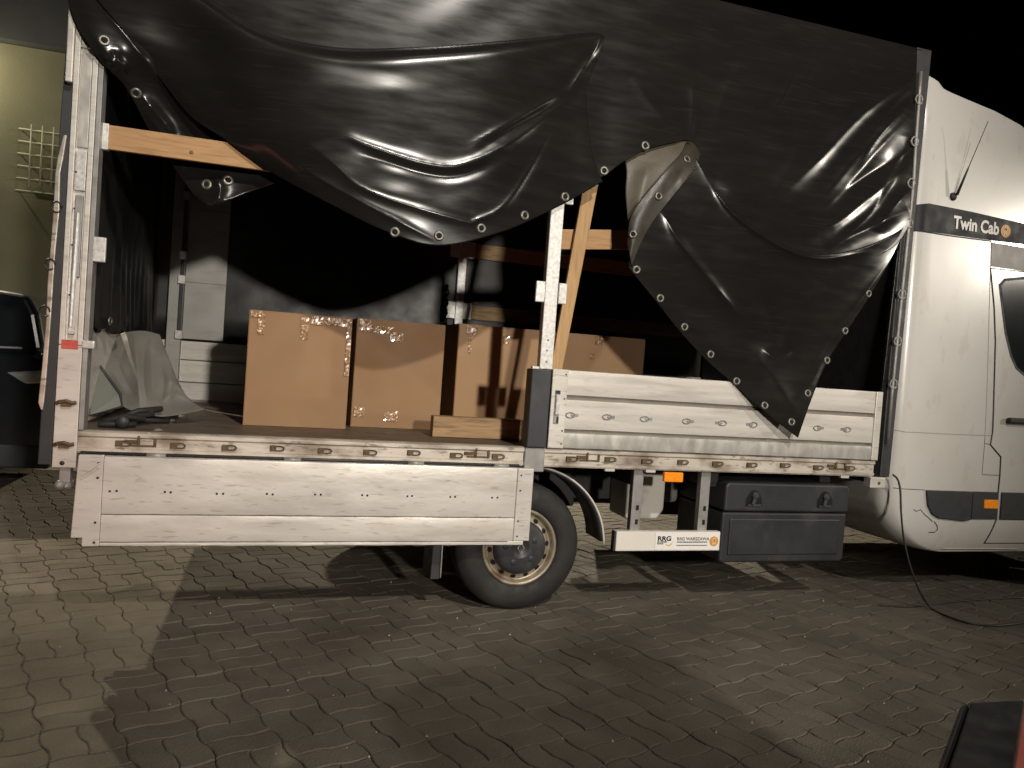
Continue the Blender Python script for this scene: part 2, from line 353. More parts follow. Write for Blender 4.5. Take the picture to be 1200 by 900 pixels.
for n_, (vis, z, k, h, x, y) in enumerate(stones):
    tz = random.uniform(-.0022, .0016); tx, ty = random.gauss(0, .009), random.gauss(0, .009); rz = ANG+random.gauss(0, .004)
    mt = Matrix.Translation((x, y, tz)) @ Matrix.Rotation(rz, 4, 'Z') @ Matrix.Rotation(tx, 4, 'X') @ Matrix.Rotation(ty, 4, 'Y')
    if n_ < 300:
        o = bpy.data.objects.new('paving_stone', PV[k, h][0]); COL.objects.link(o); o.parent = ground; o.matrix_local = mt
    else: rest.add([mt @ Vector(v) for v in PV[k, h][2]], PV[k, h][3])
ro = rest.build('paving_stones', M['paver'], ground); tag(ro, kind='stuff')

# grit and crumbs lying on the paving
gm = MB(); rg = random.Random(5)
for k in range(420):
    x, y = rg.uniform(-1.5, 7.), rg.uniform(-2.0, 2.4); r = rg.choice((.0016, .0022, .003, .0045)); z = r*.5
    gm.add([(x-r, y-r*rg.uniform(.6, 1.2), z-r), (x+r*rg.uniform(.7, 1.4), y-r, z-r), (x, y+r*1.2, z-r), (x+r*.2, y, z+r*rg.uniform(.6, 1.3))], [(0, 1, 2), (0, 3, 1), (1, 3, 2), (2, 3, 0)])
M['grit'] = mat('pale_grit', (.36, .32, .26), .8, var=.3, vscale=40)
go = gm.build('grit', M['grit']); tag(go, 'pale grit scattered over the paving stones', 'grit', kind='stuff')

# ------------------------------------------------------------------ building behind
bw = empty('building', (-6, 7.7, 0), 'yellow green rendered building with dark upper cladding behind the truck', 'building')
mb = MB(); mb.box(-16, 2.2, 7.5, 11, -.02, 4.92); mb.build('wall', M['wall'], bw)
mb = MB()
mb.box(-16, 2.3, 7.38, 11.1, 4.925, 9); mb.build('cladding', M['fascia'], bw, bevel=.02)
gr = MB()
for k in range(5): gr.tube([(-2.34, 7.36, 3.85-k*.155), (-1.2, 7.36, 3.85-k*.155)], .011, 6)
gr2 = MB(); 
for k in range(9): gr2.tube([(-2.20+k*.125, 7.345, 3.92), (-2.20+k*.125, 7.345, 3.12)], .010, 6)
gr.tube([(-2.34, 7.36, 3.075), (-1.2, 7.36, 3.075)], .011, 6)
for x in (-2.34, -1.2):
    for z in (3.85, 3.54, 3.075): gr2.tube([(x, 7.36, z), (x, 7.5, z)], .010, 6)
wg = MB(); wg.box(-2.2, -1.3, 7.47, 7.5, 3.1, 3.9); wgo = wg.build('window', M['wall'], bw, bevel=.005)
gg = gr.build('grille', M['grille'], bw, smooth=True); gr2.build('grille_bar', M['grille'], gg, smooth=True)
wl = MB(); wl.lathe([(.02, -.1), (.09, -.1), (.11, .02), (.05, .08), (.0, .08)], (-3.35, 7.1, 4.72), 20, axis='z'); wl.box(-3.39, -3.31, 7.1, 7.5, 4.76, 4.80)
wl.build('wall_lamp', M['dark_metal'], bw)
wl = MB(); wl.box(-3.42, -3.18, 6.95, 7.4, 6.36, 6.44); wl.build('floodlight', M['dark_metal'], bw, bevel=.01)

# ------------------------------------------------------------------ parked car behind
car = empty('parked_car', (-2.9, 3.55, 0), 'black parked car partly hidden behind the truck rear', 'car')
cy0, cy1 = 2.72, 4.5
def loft_car(name, prof_lo, prof_hi, inset, m, y0=cy0, y1=cy1):
    pass
low = [(-5.2, .35), (-5.25, .7), (-5.15, .98), (-4.1, 1.08), (-.80, 1.16), (-.66, 1.12), (-.60, .9), (-.58, .62), (-.62, .35)]
mb = MB(); mb.prism(low, cy0, cy1); mb.build('body', M['car'], car, bevel=.06, seg=4)
# greenhouse, leaning in
hi = [(-4.15, 1.07), (-3.2, 1.56), (-2.6, 1.63), (-1.3, 1.635), (-.93, 1.60), (-.84, 1.46), (-.74, 1.15)]
n = len(hi); vs = []
for y_, s_ in ((cy0+.05, 1), (cy1-.05, -1)):
    for x, z in hi: vs.append((x, y_+s_*.22*(z-1.1)/.5, z))
mb = MB(); mb.add(vs, [tuple(range(n)), tuple(range(2*n-1, n-1, -1))]+[((i+1) % n, i, i+n, (i+1) % n+n) for i in range(n)])
mb.build('roof', M['car'], car, bevel=.05, seg=4)
def car_y(z): return cy0+.05+.22*(z-1.1)/.5-.006
for win in ([(-2.15, 1.17), (-1.05, 1.19), (-.93, 1.24), (-1.02, 1.47), (-1.12, 1.53), (-2.15, 1.55)], [(-3.9, 1.13), (-2.25, 1.17), (-2.25, 1.55), (-2.7, 1.54), (-3.2, 1.46)]):
    mb = MB(); nn = len(win); mb.add([(x, car_y(z), z) for x, z in win]+[(x, car_y(z)+.02, z) for x, z in win], [tuple(range(nn))]+[((i+1) % nn, i, i+nn, (i+1) % nn+nn) for i in range(nn)])
    mb.build('window', M['glass'], car)
mb = MB(); mb.tube([(-3.9, car_y(1.12), 1.125), (-2.2, car_y(1.16), 1.155), (-.9, car_y(1.18), 1.185)], .009, 6); mb.build('trim_strip', M['chrome'], car, smooth=True)
mb = MB(); mb.prism([(-.97, 1.00), (-.66, 1.04), (-.64, .94), (-.84, .92)], cy0-.02, cy0+.2); mb.build('tail_lamp', M['chrome'], car, bevel=.015, seg=3)
mb = MB(); mb.bar((-1.75, cy0-.03, .98), (-1.53, cy0-.03, .985), .03, .025); mb.build('door_handle', M['car'], car, bevel=.008)
mb = MB(); mb.prism([(-5.0, .28), (-.66, .28), (-.6, .46), (-5.1, .46)], cy0-.015, cy1+.015); mb.build('sill', M['plastic'], car, bevel=.02)
for wx in (-4.35, -1.55):
    for wy in (cy0-.01, cy1-.2):
        mb = MB(); mb.lathe([(.0, .0), (.2, .0), (.22, -.012), (.33, -.012), (.35, .03), (.35, .19), (.3, .21), (0, .21)], (wx, wy, .35), 32)
        t_ = mb.build('wheel', M['rubber'], car, smooth=True)
        mb = MB(); mb.lathe([(.0, -.018), (.06, -.02), (.16, -.012), (.215, -.02), (.215, .01)], (wx, wy, .35), 24); mb.build('rim', M['steel'], t_, smooth=True)

# ------------------------------------------------------------------ THE TRUCK
TR = empty('curtain_side_truck', (2.6, 1.08, 0), 'white cab flatbed truck with pulled up black tarpaulin and lowered side board', 'truck')
XE = 4.54      # front end of the load bed
FY = 2.16      # far side
# chassis
mb = MB()
for y in (.62, 1.46): mb.box(.25, 6.6, y, y+.08, .52, .70)
for x in (.3, 1.3, 2.9, 3.4, 4.2): mb.box(x, x+.08, .1, 2.05, .70, .80)
mb.box(2.0, 2.5, .3, 1.8, .28, .40); mb.tube([(2.26, .2, .35), (2.26, 1.9, .35)], .06, 12)
mb.tube([(2.5, 1.05, .45), (5.2, 1.05, .45)], .045, 10); mb.box(3.5, 4.3, 1.2, 1.9, .3, .7)
mb.build('chassis', M['chassis'], TR)
# load floor and rails
mb = MB(); mb.box(.03, XE, .035, FY-.035, .80, .897); mb.build('load_floor', M['floor'], TR)
def rail(x0, x1, y, s):
    mb = MB(); 
    prof = [(0, .808), (-.012, .808), (-.012, .824), (-.004, .828), (-.004, .872), (-.014, .880), (-.014, .897), (0, .903), (.04, .903), (.04, .80), (0, .80)]
    n = len(prof); vs = [(x, y+s*p[0], p[1]) for x in (x0, x1) for p in prof]
    mb.add(vs, [tuple(range(n)), tuple(range(2*n-1, n-1, -1))]+[((i+1) % n, i, i+n, (i+1) % n+n) for i in range(n)])
    return mb.build('side_rail', M['rail'], TR)
r1 = rail(.125, 2.222, -.005, 1); r2 = rail(2.335, 4.50, -.005, 1); rf = rail(.1, XE, FY, -1)
def hook(x, z, y, parent, m=None):
    mb = MB(); pts = []
    for k in range(14):
        a = 2*math.pi*k/14; c, s_ = math.cos(a), math.sin(a)
        pts.append((x+.012+(.020 if c > 0 else .016)*c+(.008 if c > 0 else -.008), y-.014-.004*c, z+.011*s_))
    mb.tube(pts, .0038, 6, closed=True)
    mb.box(x-.024, x+.004, y-.018, y+.004, z-.013, z+.013)
    return mb.build('rope_hook', m or M['rust'], parent, smooth=False)
for px in (143, 207, 267, 323, 379, 432, 483, 533, 582): 
    p = at(px, 522, 0); hook(p.x, .850+random.uniform(-.004, .004), -.006, r1)
for px in (667, 712, 755, 797, 838, 878, 917, 956, 993):
    p = at(px, 540, 0); hook(p.x, .850+random.uniform(-.004, .004), -.006, r2)
def catch(px, py, parent):
    p = at(px, py, 0); x, z = p.x, .862; mb = MB()
    mb.box(x-.06, x+.06, -.016, -.002, z+.018, z+.026); mb.box(x-.06, x+.06, -.016, -.002, z-.024, z-.016)
    mb.box(x-.02, x-.008, -.02, -.002, z-.024, z+.026); mb.box(x+.048, x+.06, -.018, -.002, z-.024, z+.026)
    mb.box(x-.075, x-.02, -.022, -.002, z-.01, z+.006); mb.build('board_catch', M['rust'], parent, bevel=.002)
catch(167, 519, r1); catch(560, 530, r1); catch(690, 533, r2); catch(980, 546, r2)
mb = MB(); mb.tube([(.14, -.012, .803), (2.2, -.012, .803)], .010, 8); mb.build('rubber_seal', M['plastic'], r1, smooth=True)
for px in (714, 762, 990):
    p = at(px, 552, 0); mb = MB(); mb.box(p.x-.03, p.x+.03, -.008, .02, .785, .806); mb.build('rail_bracket', M['alu_clean'], r2, bevel=.003)

# lowered side board hanging on its hinges
BL, BR = .128, 2.268; BY = -.030
mb = MB()
mb.prism([(BL, .43), (BL+.045, .43), (BL+.045, .392), (BL+.115, .392), (BL+.115, .800), (BL-.006+.02, .800)], BY-.034, BY)
lb = mb.build('lowered_side_board', M['alu'], TR, bevel=.004)
mb = MB(); mb.box(BR-.088, BR, BY-.034, BY, .415, .796); mb.box(BR-.12, BR-.03, BY-.030, BY-.002, .392, .4145); mb.build('end_cap', M['alu'], lb, bevel=.004)
def plank(name, x0, x1, z0, z1, y, t, m, parent, lip=.006, sub=24):
    # slightly bowed hollow profile with soft edges and small dents
    prof = [(z0, 0), (z0+.002, -t), (z0+.008, -t-.001), (z0+(z1-z0)*.3, -t-.002), (z0+(z1-z0)*.7, -t-.002), (z1-.008, -t-.001), (z1-.002, -t), (z1, 0)]
    mb = MB(); vs = []; n = len(prof); rnd = random.Random(int(z0*1000))
    for k in range(sub+1):
        x = x0+(x1-x0)*k/sub
        for i, (z, d) in enumerate(prof):
            vs.append((x, y+d+(rnd.gauss(0, .0006) if 1 < i < n-2 else 0), z+(rnd.gauss(0, .0006) if i in (1, n-2) else 0)))
    fs = [(k*n+i, (k+1)*n+i, (k+1)*n+i+1, k*n+i+1) for k in range(sub) for i in range(n-1)]
    fs += [tuple(range(n)), tuple(sub*n+i for i in range(n-1, -1, -1))]
    mb.add(vs, fs); o = mb.build(name, m, parent); return smooth_by_angle(o, 35)
for z0, z1 in ((.392, .4095), (.4107, .5352), (.5364, .797)):
    plank('board_plank', BL+.117, BR-.09, z0, z1, BY, .030, M['alu'], lb)
def rivet(x, y, z, r, parent, m, name='rivet'):
    mb = MB(); mb.lathe([(r, .002), (r*.9, -.001), (r*.5, -.0025), (0, -.003)], (x, y, z), 8); return mb.build(name, m, parent, smooth=True)
for k in range(9):
    x = .290+k*.222
    for dx in (-.013, .013): rivet(x+dx+random.uniform(-.003, .003), BY-.0335, .640+random.uniform(-.003, .003), .0055, lb, M['black'])
for z in (.41, .50, .70, .765): rivet(BL+.095, BY-.0355, z, .006, lb, M['black'])
for z in (.44, .52, .68, .76): rivet(BR-.068, BY-.0355, z, .005, lb, M['black'])
mb = MB(); mb.bar((BL+.03, BY-.038, .71), (BL+.10, BY-.038, .765), .008, .006); mb.bar((BL+.03, BY-.038, .695), (BL+.10, BY-.038, .75), .006, .006); mb.build('weld_mark', M['alu'], lb)
for x in (.45, 1.05, 1.65, 2.1):
    mb = MB(); mb.tube([(x-.04, -.022, .801), (x+.04, -.022, .801)], .011, 10); mb.build('hinge', M['steel'], lb, smooth=True)

# raised side board
mb = MB(); mb.box(2.345, 4.495, -.016, .006, .905, 1.318)
ub = mb.build('raised_side_board', M['groove'], TR)
for z0, z1 in ((.906, .990), (1.008, 1.168), (1.190, 1.325)):
    plank('board_plank', 2.432, 4.448, z0, z1, -.014, .018, M['alu_low'] if z0 < .95 else M['alu_clean'], ub)
mb = MB(); mb.box(2.342, 2.431, -.040, .008, .905, 1.326); mb.build('end_cap', M['alu'], ub, bevel=.004)
mb = MB(); mb.box(4.449, 4.498, -.040, .008, .905, 1.326); mb.build('end_cap', M['alu'], ub, bevel=.004)
mb = MB(); mb.box(2.362, 2.392, -.045, -.038, 1.035, 1.215); 
lt = mb.build('latch', M['steel'], ub, bevel=.003)
mb = MB(); mb.box(2.365, 2.389, -.047, -.044, 1.195, 1.212); mb.box(2.378, 2.389, -.047, -.044, 1.04, 1.075); mb.build('latch_slot', M['black'], lt)
mb = MB(); mb.box(2.366, 2.388, -.056, -.044, 1.085, 1.19); mb.build('latch_lever', M['galv'], lt, bevel=.003)
for z in (.93, 1.0, 1.17, 1.30): rivet(2.417, -.041, z, .005, ub, M['black'])
for px, py in ((668, 485), (711, 487), (755, 490), (804, 492), (846, 495), (882, 497), (957, 501), (992, 502)):
    p = at(px, py, -.03); mb = MB(); s_ = random.choice((-1, 1)); pts = []
    for k in range(14):
        a = 2*math.pi*k/14; pts.append((p.x+.026*math.cos(a), -.037, 1.085+.014*math.sin(a)))
    mb.tube(pts, .0032, 6, closed=True); mb.box(p.x+s_*.03-.016, p.x+s_*.03+.016, -.037, -.03, 1.078, 1.094)
    mb.lathe([(.010, .004), (.010, -.004), (0, -.005)], (p.x+s_*.012, -.034, 1.086), 10)
    mb.build('lashing_ring', M['steel'], ub)

# far side board
mb = MB(); mb.box(.1, XE, FY-.012, FY+.01, .905, 1.325); fb = mb.build('far_side_board', M['groove'], TR)
for z0, z1 in ((.906, 1.03), (1.036, 1.19), (1.196, 1.33)):
    mb = MB(); mb.box(.1, XE, FY-.03, FY-.0125, z0, z1); mb.build('board_plank', M['alu_clean'], fb, bevel=.003)
mb = MB(); mb.box(.05, .085, .04, FY-.03, .905, 1.375); mb.build('tail_board', M['alu_clean'], TR, bevel=.004)

# rear near corner post
mb = MB(); mb.box(.034, .118, .0, .09, .735, 3.40)
rp = mb.build('rear_corner_post', M['alu'], TR, bevel=.004)
for x0, x1 in ((.030, .052), (.102, .124)):
    mb = MB(); mb.box(x0, x1, -.022, .0, 1.28, 3.38); mb.build('post_flange', M['alu_clean'], rp, bevel=.003)
mb = MB(); mb.box(.030, .124, -.022, 0, .735, 1.278); mb.build('lower_cover', M['alu'], rp, bevel=.003)
mb = MB(); mb.box(.053, .101, -.0195, 0, 2.58, 3.38); mb.build('upper_cover', M['alu_clean'], rp, bevel=.003)
mb = MB(); mb.box(.056, .098, -.010, 0, 2.15, 2.56); mb.build('sliding_cover', M['alu_low'], rp, bevel=.002)
mb = MB(); mb.box(.056, .098, -.014, 0, 1.96, 2.13); mb.build('sliding_cover', M['galv'], rp, bevel=.003)
mb = MB(); mb.box(.062, .094, -.016, 0, 1.58, 1.94); mb.build('lever_plate', M['steel'], rp, bevel=.003)
mb = MB(); mb.tube([(.080, -.026, 1.86), (.078, -.028, 1.6), (.074, -.024, 1.36)], [.008, .011, .008], 8); mb.box(.066, .088, -.026, -.01, 1.33, 1.36); mb.build('tension_lever', M['galv'], rp, smooth=False)
for z in (1.50, 1.72, 1.88, 2.04): rivet(.060, -.018, z, .004, rp, M['black'])
mb = MB(); mb.box(.042, .108, -.0265, -.0222, 1.262, 1.302); mb.build('red_reflector', M['red_st'], rp, bevel=.002)
for z in (1.02, .835):
    mb = MB(); mb.tube([(.036, -.025, z), (.05, -.034, z+.008), (.075, -.036, z+.012), (.1, -.034, z+.004), (.112, -.026, z+.006)], .009, 8); mb.box(.055, .095, -.036, -.022, z-.012, z+.012); mb.build('hinge_hook', M['rust'], rp, smooth=False)
rivet(.07, -.0235, .755, .011, rp, M['black'], 'bolt_hole')
mb = MB(); mb.box(.055, .10, .0, .05, .66, .735); mb.lathe([(.02, .05), (.02, -.02), (.008, -.03), (0, -.03)], (.062, 0, .655), 12); mb.lathe([(.018, .05), (.018, -.015), (.006, -.03), (0, -.03)], (.092, 0, .652), 12); mb.build('lower_bracket', M['steel'], rp, bevel=.003)
mb = MB(); mb.box(.126, .146, -.02, .06, .905, 3.3); mb.build('inner_channel', M['steel'], rp, bevel=.002)
p = at(118, 293, 0); mb = MB(); mb.box(p.x-.028, p.x+.024, -.02, .0, p.z-.055, p.z+.055); mb.build('slat_bracket', M['galv'], rp, bevel=.004)
p = at(106, 404, 0); mb = MB(); mb.box(p.x-.03, p.x+.022, -.03, .0, p.z-.018, p.z+.018); mb.build('catch_bolt', M['galv'], rp, bevel=.006)
# rear door edge outside the post
mb = MB(); mb.prism([(-.035, .74), (.02, .74), (.024, 2.9), (-.008, 2.9), (-.02, 2.3)], .015, .07); rd = mb.build('rear_door', M['plastic'], TR, bevel=.004)
pts = [at(px, py, .03) for px, py in ((80, 160), (76, 185), (72, 205), (71, 250), (67, 290), (64, 330), (61, 380), (57, 430), (55, 455), (53, 472), (52, 480))]
mb = MB(); N = len(pts); vs = []
for i, p in enumerate(pts):
    w = [.016, .028, .024, .03, .026, .028, .024, .026, .03, .028, .01][i]
    vs += [(p.x-w*.75, .004, p.z), (p.x+w*.05, .000, p.z), (p.x+w*.05, .013, p.z), (p.x-w*.75, .013, p.z)]
fs = [(i*4+k, i*4+(k+1) % 4, i*4+4+(k+1) % 4, i*4+4+k) for i in range(N-1) for k in range(4)]+[(3, 2, 1, 0), tuple((N-1)*4+k for k in range(4))]
mb.add(vs, fs); mb.build('door_edge_strip', M['rail'], rd, bevel=.004)
for px, py in ((70, 243), (62, 310), (56, 365)):
    p = at(px, py, .0); mb = MB(); mb.tube([(p.x-.012+.02*math.cos(a), .0, p.z+.024*math.sin(a)) for a in [k*.55 for k in range(11)]], .004, 6); mb.build('tie_loop', M['cable'], rd, smooth=True)
mb = MB(); p = at(86, 60, .0); mb.box(.0, .028, -.03, .03, 2.42, 3.3); mb.build('door_post_trim', M['alu'], rd, bevel=.005)

# centre stake and galvanised upright
mb = MB(); mb.box(2.224, 2.333, -.045, .05, .905, 1.318); st = mb.build('centre_stake', M['stake'], TR, bevel=.006)
mb = MB(); mb.box(2.222, 2.334, -.03, .04, .775, .902); mb.build('stake_foot', M['steel'], st, bevel=.005)
mb = MB(); mb.box(2.222, 2.26, -.05, -.02, 1.318, 1.332); mb.build('stake_catch', M['galv'], st, bevel=.002)
mb = MB(); mb.box(2.279, 2.352, .0, .05, 1.32, 3.4); up = mb.build('upright', M['galv'], TR, bevel=.004)
for x0, x1 in ((2.226, 2.277), (2.354, 2.400)):
    mb = MB(); mb.box(x0, x1, -.006, .012, 1.672, 1.782); mb.build('slat_bracket', M['galv'], up, bevel=.004)
mb = MB(); mb.box(2.354, 2.40, -.004, .012, 2.20, 2.31); mb.build('slat_bracket', M['galv'], up, bevel=.004)
for z in (1.36, 1.42, 1.475): rivet(2.315, -.0015, z, .006, up, M['steel'])
# leaning wooden plank and slats
P = [(2.369, 1.31), (2.435, 1.31), (2.585, 2.48), (2.50, 2.48)]
mb = MB(); mb.prism(P, .075, .10); mb.build('leaning_plank', M['wood_v'], TR, bevel=.003)
mb = MB(); mb.prism([(2.36, 1.975), (3.3, 2.08), (3.3, 2.19), (2.36, 2.085)], .115, .14); mb.build('slat', M['wood'], TR, bevel=.003)
mb = MB(); mb.box(.150, 2.26, .035, .06, 2.168, 2.276); s1 = mb.build('slat', M['wood'], TR, bevel=.003)
mb = MB(); mb.box(.122, .17, .028, .064, 2.163, 2.280); mb.build('slat_end_bracket', M['galv'], s1, bevel=.003)
rivet(.515, .034, 2.205, .010, s1, M['card_edge'], 'wood_knot')
# far interior
mb = MB(); mb.box(2.27, 2.335, FY-.07, FY-.034, .91, 3.35); fs_ = mb.build('far_stake', M['galv'], TR, bevel=.003)
for z in (2.14, 1.66):
    for xa, xb in ((2.20, 2.268), (2.337, 2.40)): mb = MB(); mb.box(xa, xb, FY-.065, FY-.05, z, z+.13); mb.build('slat_bracket', M['galv'], fs_)
for z0, z1, x1 in ((2.15, 2.265, 4.5), (1.665, 1.775, 4.5)):
    mb = MB(); mb.box(2.345, x1, FY-.048, FY-.036, z0, z1); mb.build('slat', M['wood_old'], TR)
mb = MB(); mb.box(.19, .285, FY-.10, FY-.032, .905, 3.35); fp = mb.build('far_rear_post', M['far_panel'], TR, bevel=.004)
mb = MB(); mb.box(.262, .284, FY-.125, FY-.101, 1.38, 2.5); mb.build('lock_rod', M['dark_metal'], fp, bevel=.003)
for z in (2.35, 1.93, 1.76, 1.37):
    mb = MB(); mb.box(.25, .298, FY-.135, FY-.1005, z-.03, z+.03); mb.build('rod_guide', M['galv'], fp, bevel=.003)
mb = MB(); mb.box(.288, .565, FY-.05, FY-.033, 1.345, 3.3); gp = mb.build('grey_panel', M['far_panel'], TR, bevel=.003)
for z in (1.75, 2.27):
    mb = MB(); mb.box(.29, .56, FY-.053, FY-.0505, z, z+.004); mb.build('panel_seam', M['groove'], gp)
mb = MB(); vs = []; NX = 60
for k in range(NX+1):
    x = .04+(XE-.04)*k/NX
    for j in range(12):
        z = 1.33+j*2.1/11; vs.append((x, FY-.012+.012*math.sin(x*5.1+j*.4)*math.sin(j*.5+x), z))
mb.add(vs, [(k*12+j, k*12+12+j, k*12+13+j, k*12+1+j) for k in range(NX) for j in range(11)]); mb.build('far_tarpaulin', M['vinyl_in'], TR, smooth=True, solid=.003)
# inner rear curtain with ruffled bottom
mb = MB(); vs = []; NY = 90; NZ = 30
for k in range(NY+1):
    y = .06+(FY-.2)*k/NY
    for j in range(NZ+1):
        z = 1.36+(3.38-1.36)*j/NZ; g = math.exp(-(z-1.36)/.35)
        vs.append((.11+g*.022*math.sin(y*38+2*math.sin(y*5))+.006*math.sin(y*7+z*2), y, z-.02*g*math.sin(y*21)))
mb.add(vs, [(k*(NZ+1)+j, (k+1)*(NZ+1)+j, (k+1)*(NZ+1)+j+1, k*(NZ+1)+j+1) for k in range(NY) for j in range(NZ)]); rc = mb.build('rear_curtain', M['vinyl_in'], TR, smooth=True, solid=.003)
# front wall, roof, roof bows
mb = MB(); mb.box(XE+.01, XE+.06, .02, FY-.02, .75, 3.40); mb.build('front_wall', M['chassis'], TR)
mb = MB(); mb.box(.0, XE+.06, -.012, FY, 3.415, 3.435); mb.build('roof_tarpaulin', M['vinyl_in'], TR, bevel=.008)
for x in (1.0, 2.0, 3.0, 4.0):
    mb = MB(); mb.box(x, x+.04, .03, FY-.03, 3.36, 3.40); mb.build('roof_bow', M['steel'], TR)
mb = MB(); mb.box(.03, XE, .0, .05, 3.37, 3.41); mb.build('roof_beam', M['alu_clean'], TR)
pts = [(2.19+.012*math.cos(k*.9), FY-.09+.012*math.sin(k*.9), 1.55+k*.011) for k in range(34)]
mb = MB(); mb.tube(pts, [.004+.014*(abs(math.sin(k*.45))) for k in range(34)], 8); mb.build('twisted_strap', M['vinyl'], TR, smooth=True)
# front corner post with tensioning rod
mb = MB(); mb.prism([(4.552, .80), (4.625, .80), (4.668, 3.44), (4.556, 3.44)], -.012, .03); fpst = mb.build('front_corner_post', M['dark_metal'], TR, bevel=.006)
pts = [at(px, py, -.03) for px, py in ((1079, 84), (1077, 112), (1073, 165), (1070, 215), (1065, 262), (1058, 330), (1051, 400), (1045, 460), (1040, 520))]
mb = MB(); mb.tube(pts, .011, 8); rod = mb.build('tension_rod', M['steel'], fpst, smooth=True)
for px, py in ((1076, 117), (1071, 166), (1067, 215), (1064, 262), (1056, 345), (1051, 400), (1046, 450)):
    p = at(px, py, -.03); mb = MB(); mb.tube([(p.x+.026*math.cos(a), -.036, p.z+.028*math.sin(a)) for a in [k*2*math.pi/12 for k in range(12)]], .006, 6, closed=True); mb.build('rod_loop', M['steel'], fpst, smooth=True)
mb = MB(); mb.prism([(4.50, .81), (4.548, .81), (4.565, 2.2), (4.545, 2.2)], -.006, .02); mb.build('tarpaulin_edge_strip', M['vinyl'], fpst, bevel=.004)
p = at(1028, 565, -.02); mb = MB(); mb.box(p.x-.06, p.x+.055, -.03, .03, p.z-.035, p.z+.03); br = mb.build('post_bracket', M['alu'], fpst, bevel=.004); rivet(p.x+.005, -.031, p.z-.005, .011, br, M['rust'], 'bolt')

# --------------------------------------------------- tarpaulin (side sheet pulled up, folded and hanging)
# main flat sheet
bot = [(60, -135), (150, -110), (230, -15), (300, 60), (400, 95), (500, 100), (590, 95), (650, 150), (675, 195), (700, 209), (730, 190), (758, 175), (790, 167), (808, 166), (816, 192), (838, 246), (882, 286), (926, 309), (966, 316), (1010, 308), (1048, 288), (1066, 264)]
top = []
for i, b in enumerate(bot):
    x = at(b[0], b[1], -.02).x; x = min(x+.0, XE+.008)
    top.append(proj((x if i else .0, -.02, 3.425)))
net = []
for f in (0, .2, .4, .6, .8, 1.):
    row = []
    for t, b in zip(top, bot):
        blg = 0
        if b[0] > 812: blg = .075*f**2.2*math.sin(math.pi*min(1, (b[0]-812)/270))
        elif 700 < b[0] <= 812: blg = .015*f*math.sin(math.pi*(b[0]-700)/112)
        row.append((t[0]+(b[0]-t[0])*f, t[1]+(b[1]-t[1])*f, -.022-blg))
    net.append(row)
RID = [([(1070, 92), (1012, 132), (962, 184), (920, 226)], .020, 11, 1.4), ([(1068, 116), (1008, 180), (962, 236)], .020, 11, 1.4),
       ([(1062, 140), (1025, 180), (990, 222), (965, 245)], .015, 9, 1.4), ([(1064, 196), (1010, 238), (975, 264), (938, 272)], .020, 11, 1.4),
       ([(1066, 222), (1046, 244), (1032, 262), (1028, 272)], .016, 8, 1.4), ([(1064, 246), (1000, 276), (968, 294)], .016, 9, 1.4),
       ([(940, 168), (925, 200), (905, 226)], .010, 12, 1.6), ([(932, 84), (918, 112), (905, 132)], -.006, 5, 1.3), ([(905, 228), (870, 226), (838, 215)], .010, 8, 1.4),
       ([(1062, 160), (1052, 205), (1030, 240)], -.010, 9, 1.5), ([(812, 95), (812, 135), (808, 164)], .008, 7, 1.4), ([(1066, 104), (1020, 150), (985, 190)], .007, 5, 1.2), ([(1060, 128), (1030, 160), (1010, 190)], .008, 4, 1.2), ([(880, 60), (850, 110), (838, 150)], .004, 9, 1.5), ([(960, 60), (935, 110)], .004, 8, 1.5), ([(1030, 90), (990, 130), (960, 150)], .005, 6, 1.3), ([(740, 90), (770, 130), (800, 160)], .005, 9, 1.4), ([(1040, 215), (1020, 250), (985, 280)], .008, 5, 1.2), ([(1064, 176), (1050, 190), (1036, 214)], .009, 5, 1.2), ([(1062, 180), (1000, 215), (975, 240)], -.012, 8, 1.5)]
T1, S1 = sheet('tarpaulin', net, 430, 190, RID, M['vinyl'], TR, noise=.0013)
# rear corner of the sheet with its hem, hanging behind the slat
net = [[(70, -60, -.05), (96, -60, -.05), (140, -60, -.02), (220, -60, -.02)],
       [(84, 16, -.052), (116, 18, -.055), (170, 18, -.02), (260, 30, -.02)],
       [(115, 68, -.045), (152, 62, -.03), (210, 70, .02), (290, 90, .02)],
       [(147, 102, .05), (184, 100, .07), (240, 105, .08), (310, 120, .07)],
       [(173, 150, .14), (220, 145, .13), (270, 150, .11), (325, 160, .09)],
       [(198, 188, .15), (240, 182, .14), (285, 180, .13), (335, 190, .11)],
       [(229, 231, .14), (250, 241, .11), (290, 226, .12), (332, 212, .11)]]
R2 = [([(112, 0), (160, 57), (200, 110), (243, 157), (262, 190)], .012, 5, 1.2), ([(100, 30), (135, 75), (165, 120), (195, 165), (215, 200)], .014, 9, 1.5),
      ([(130, 60), (150, 85)], .016, 7, 1.5), ([(165, 112), (190, 140), (205, 160)], .016, 7, 1.5), ([(252, 205), (258, 222), (252, 240)], .020, 8, 1.3), ([(262, 235), (300, 226), (328, 214)], .010, 6, 1.3),
      ([(118, 62), (128, 72), (140, 76)], .012, 5, 1.3), ([(150, 100), (172, 128)], -.012, 6, 1.4)]
T2, S2 = sheet('tarpaulin_corner', net, 90, 120, R2, M['vinyl'], T1)
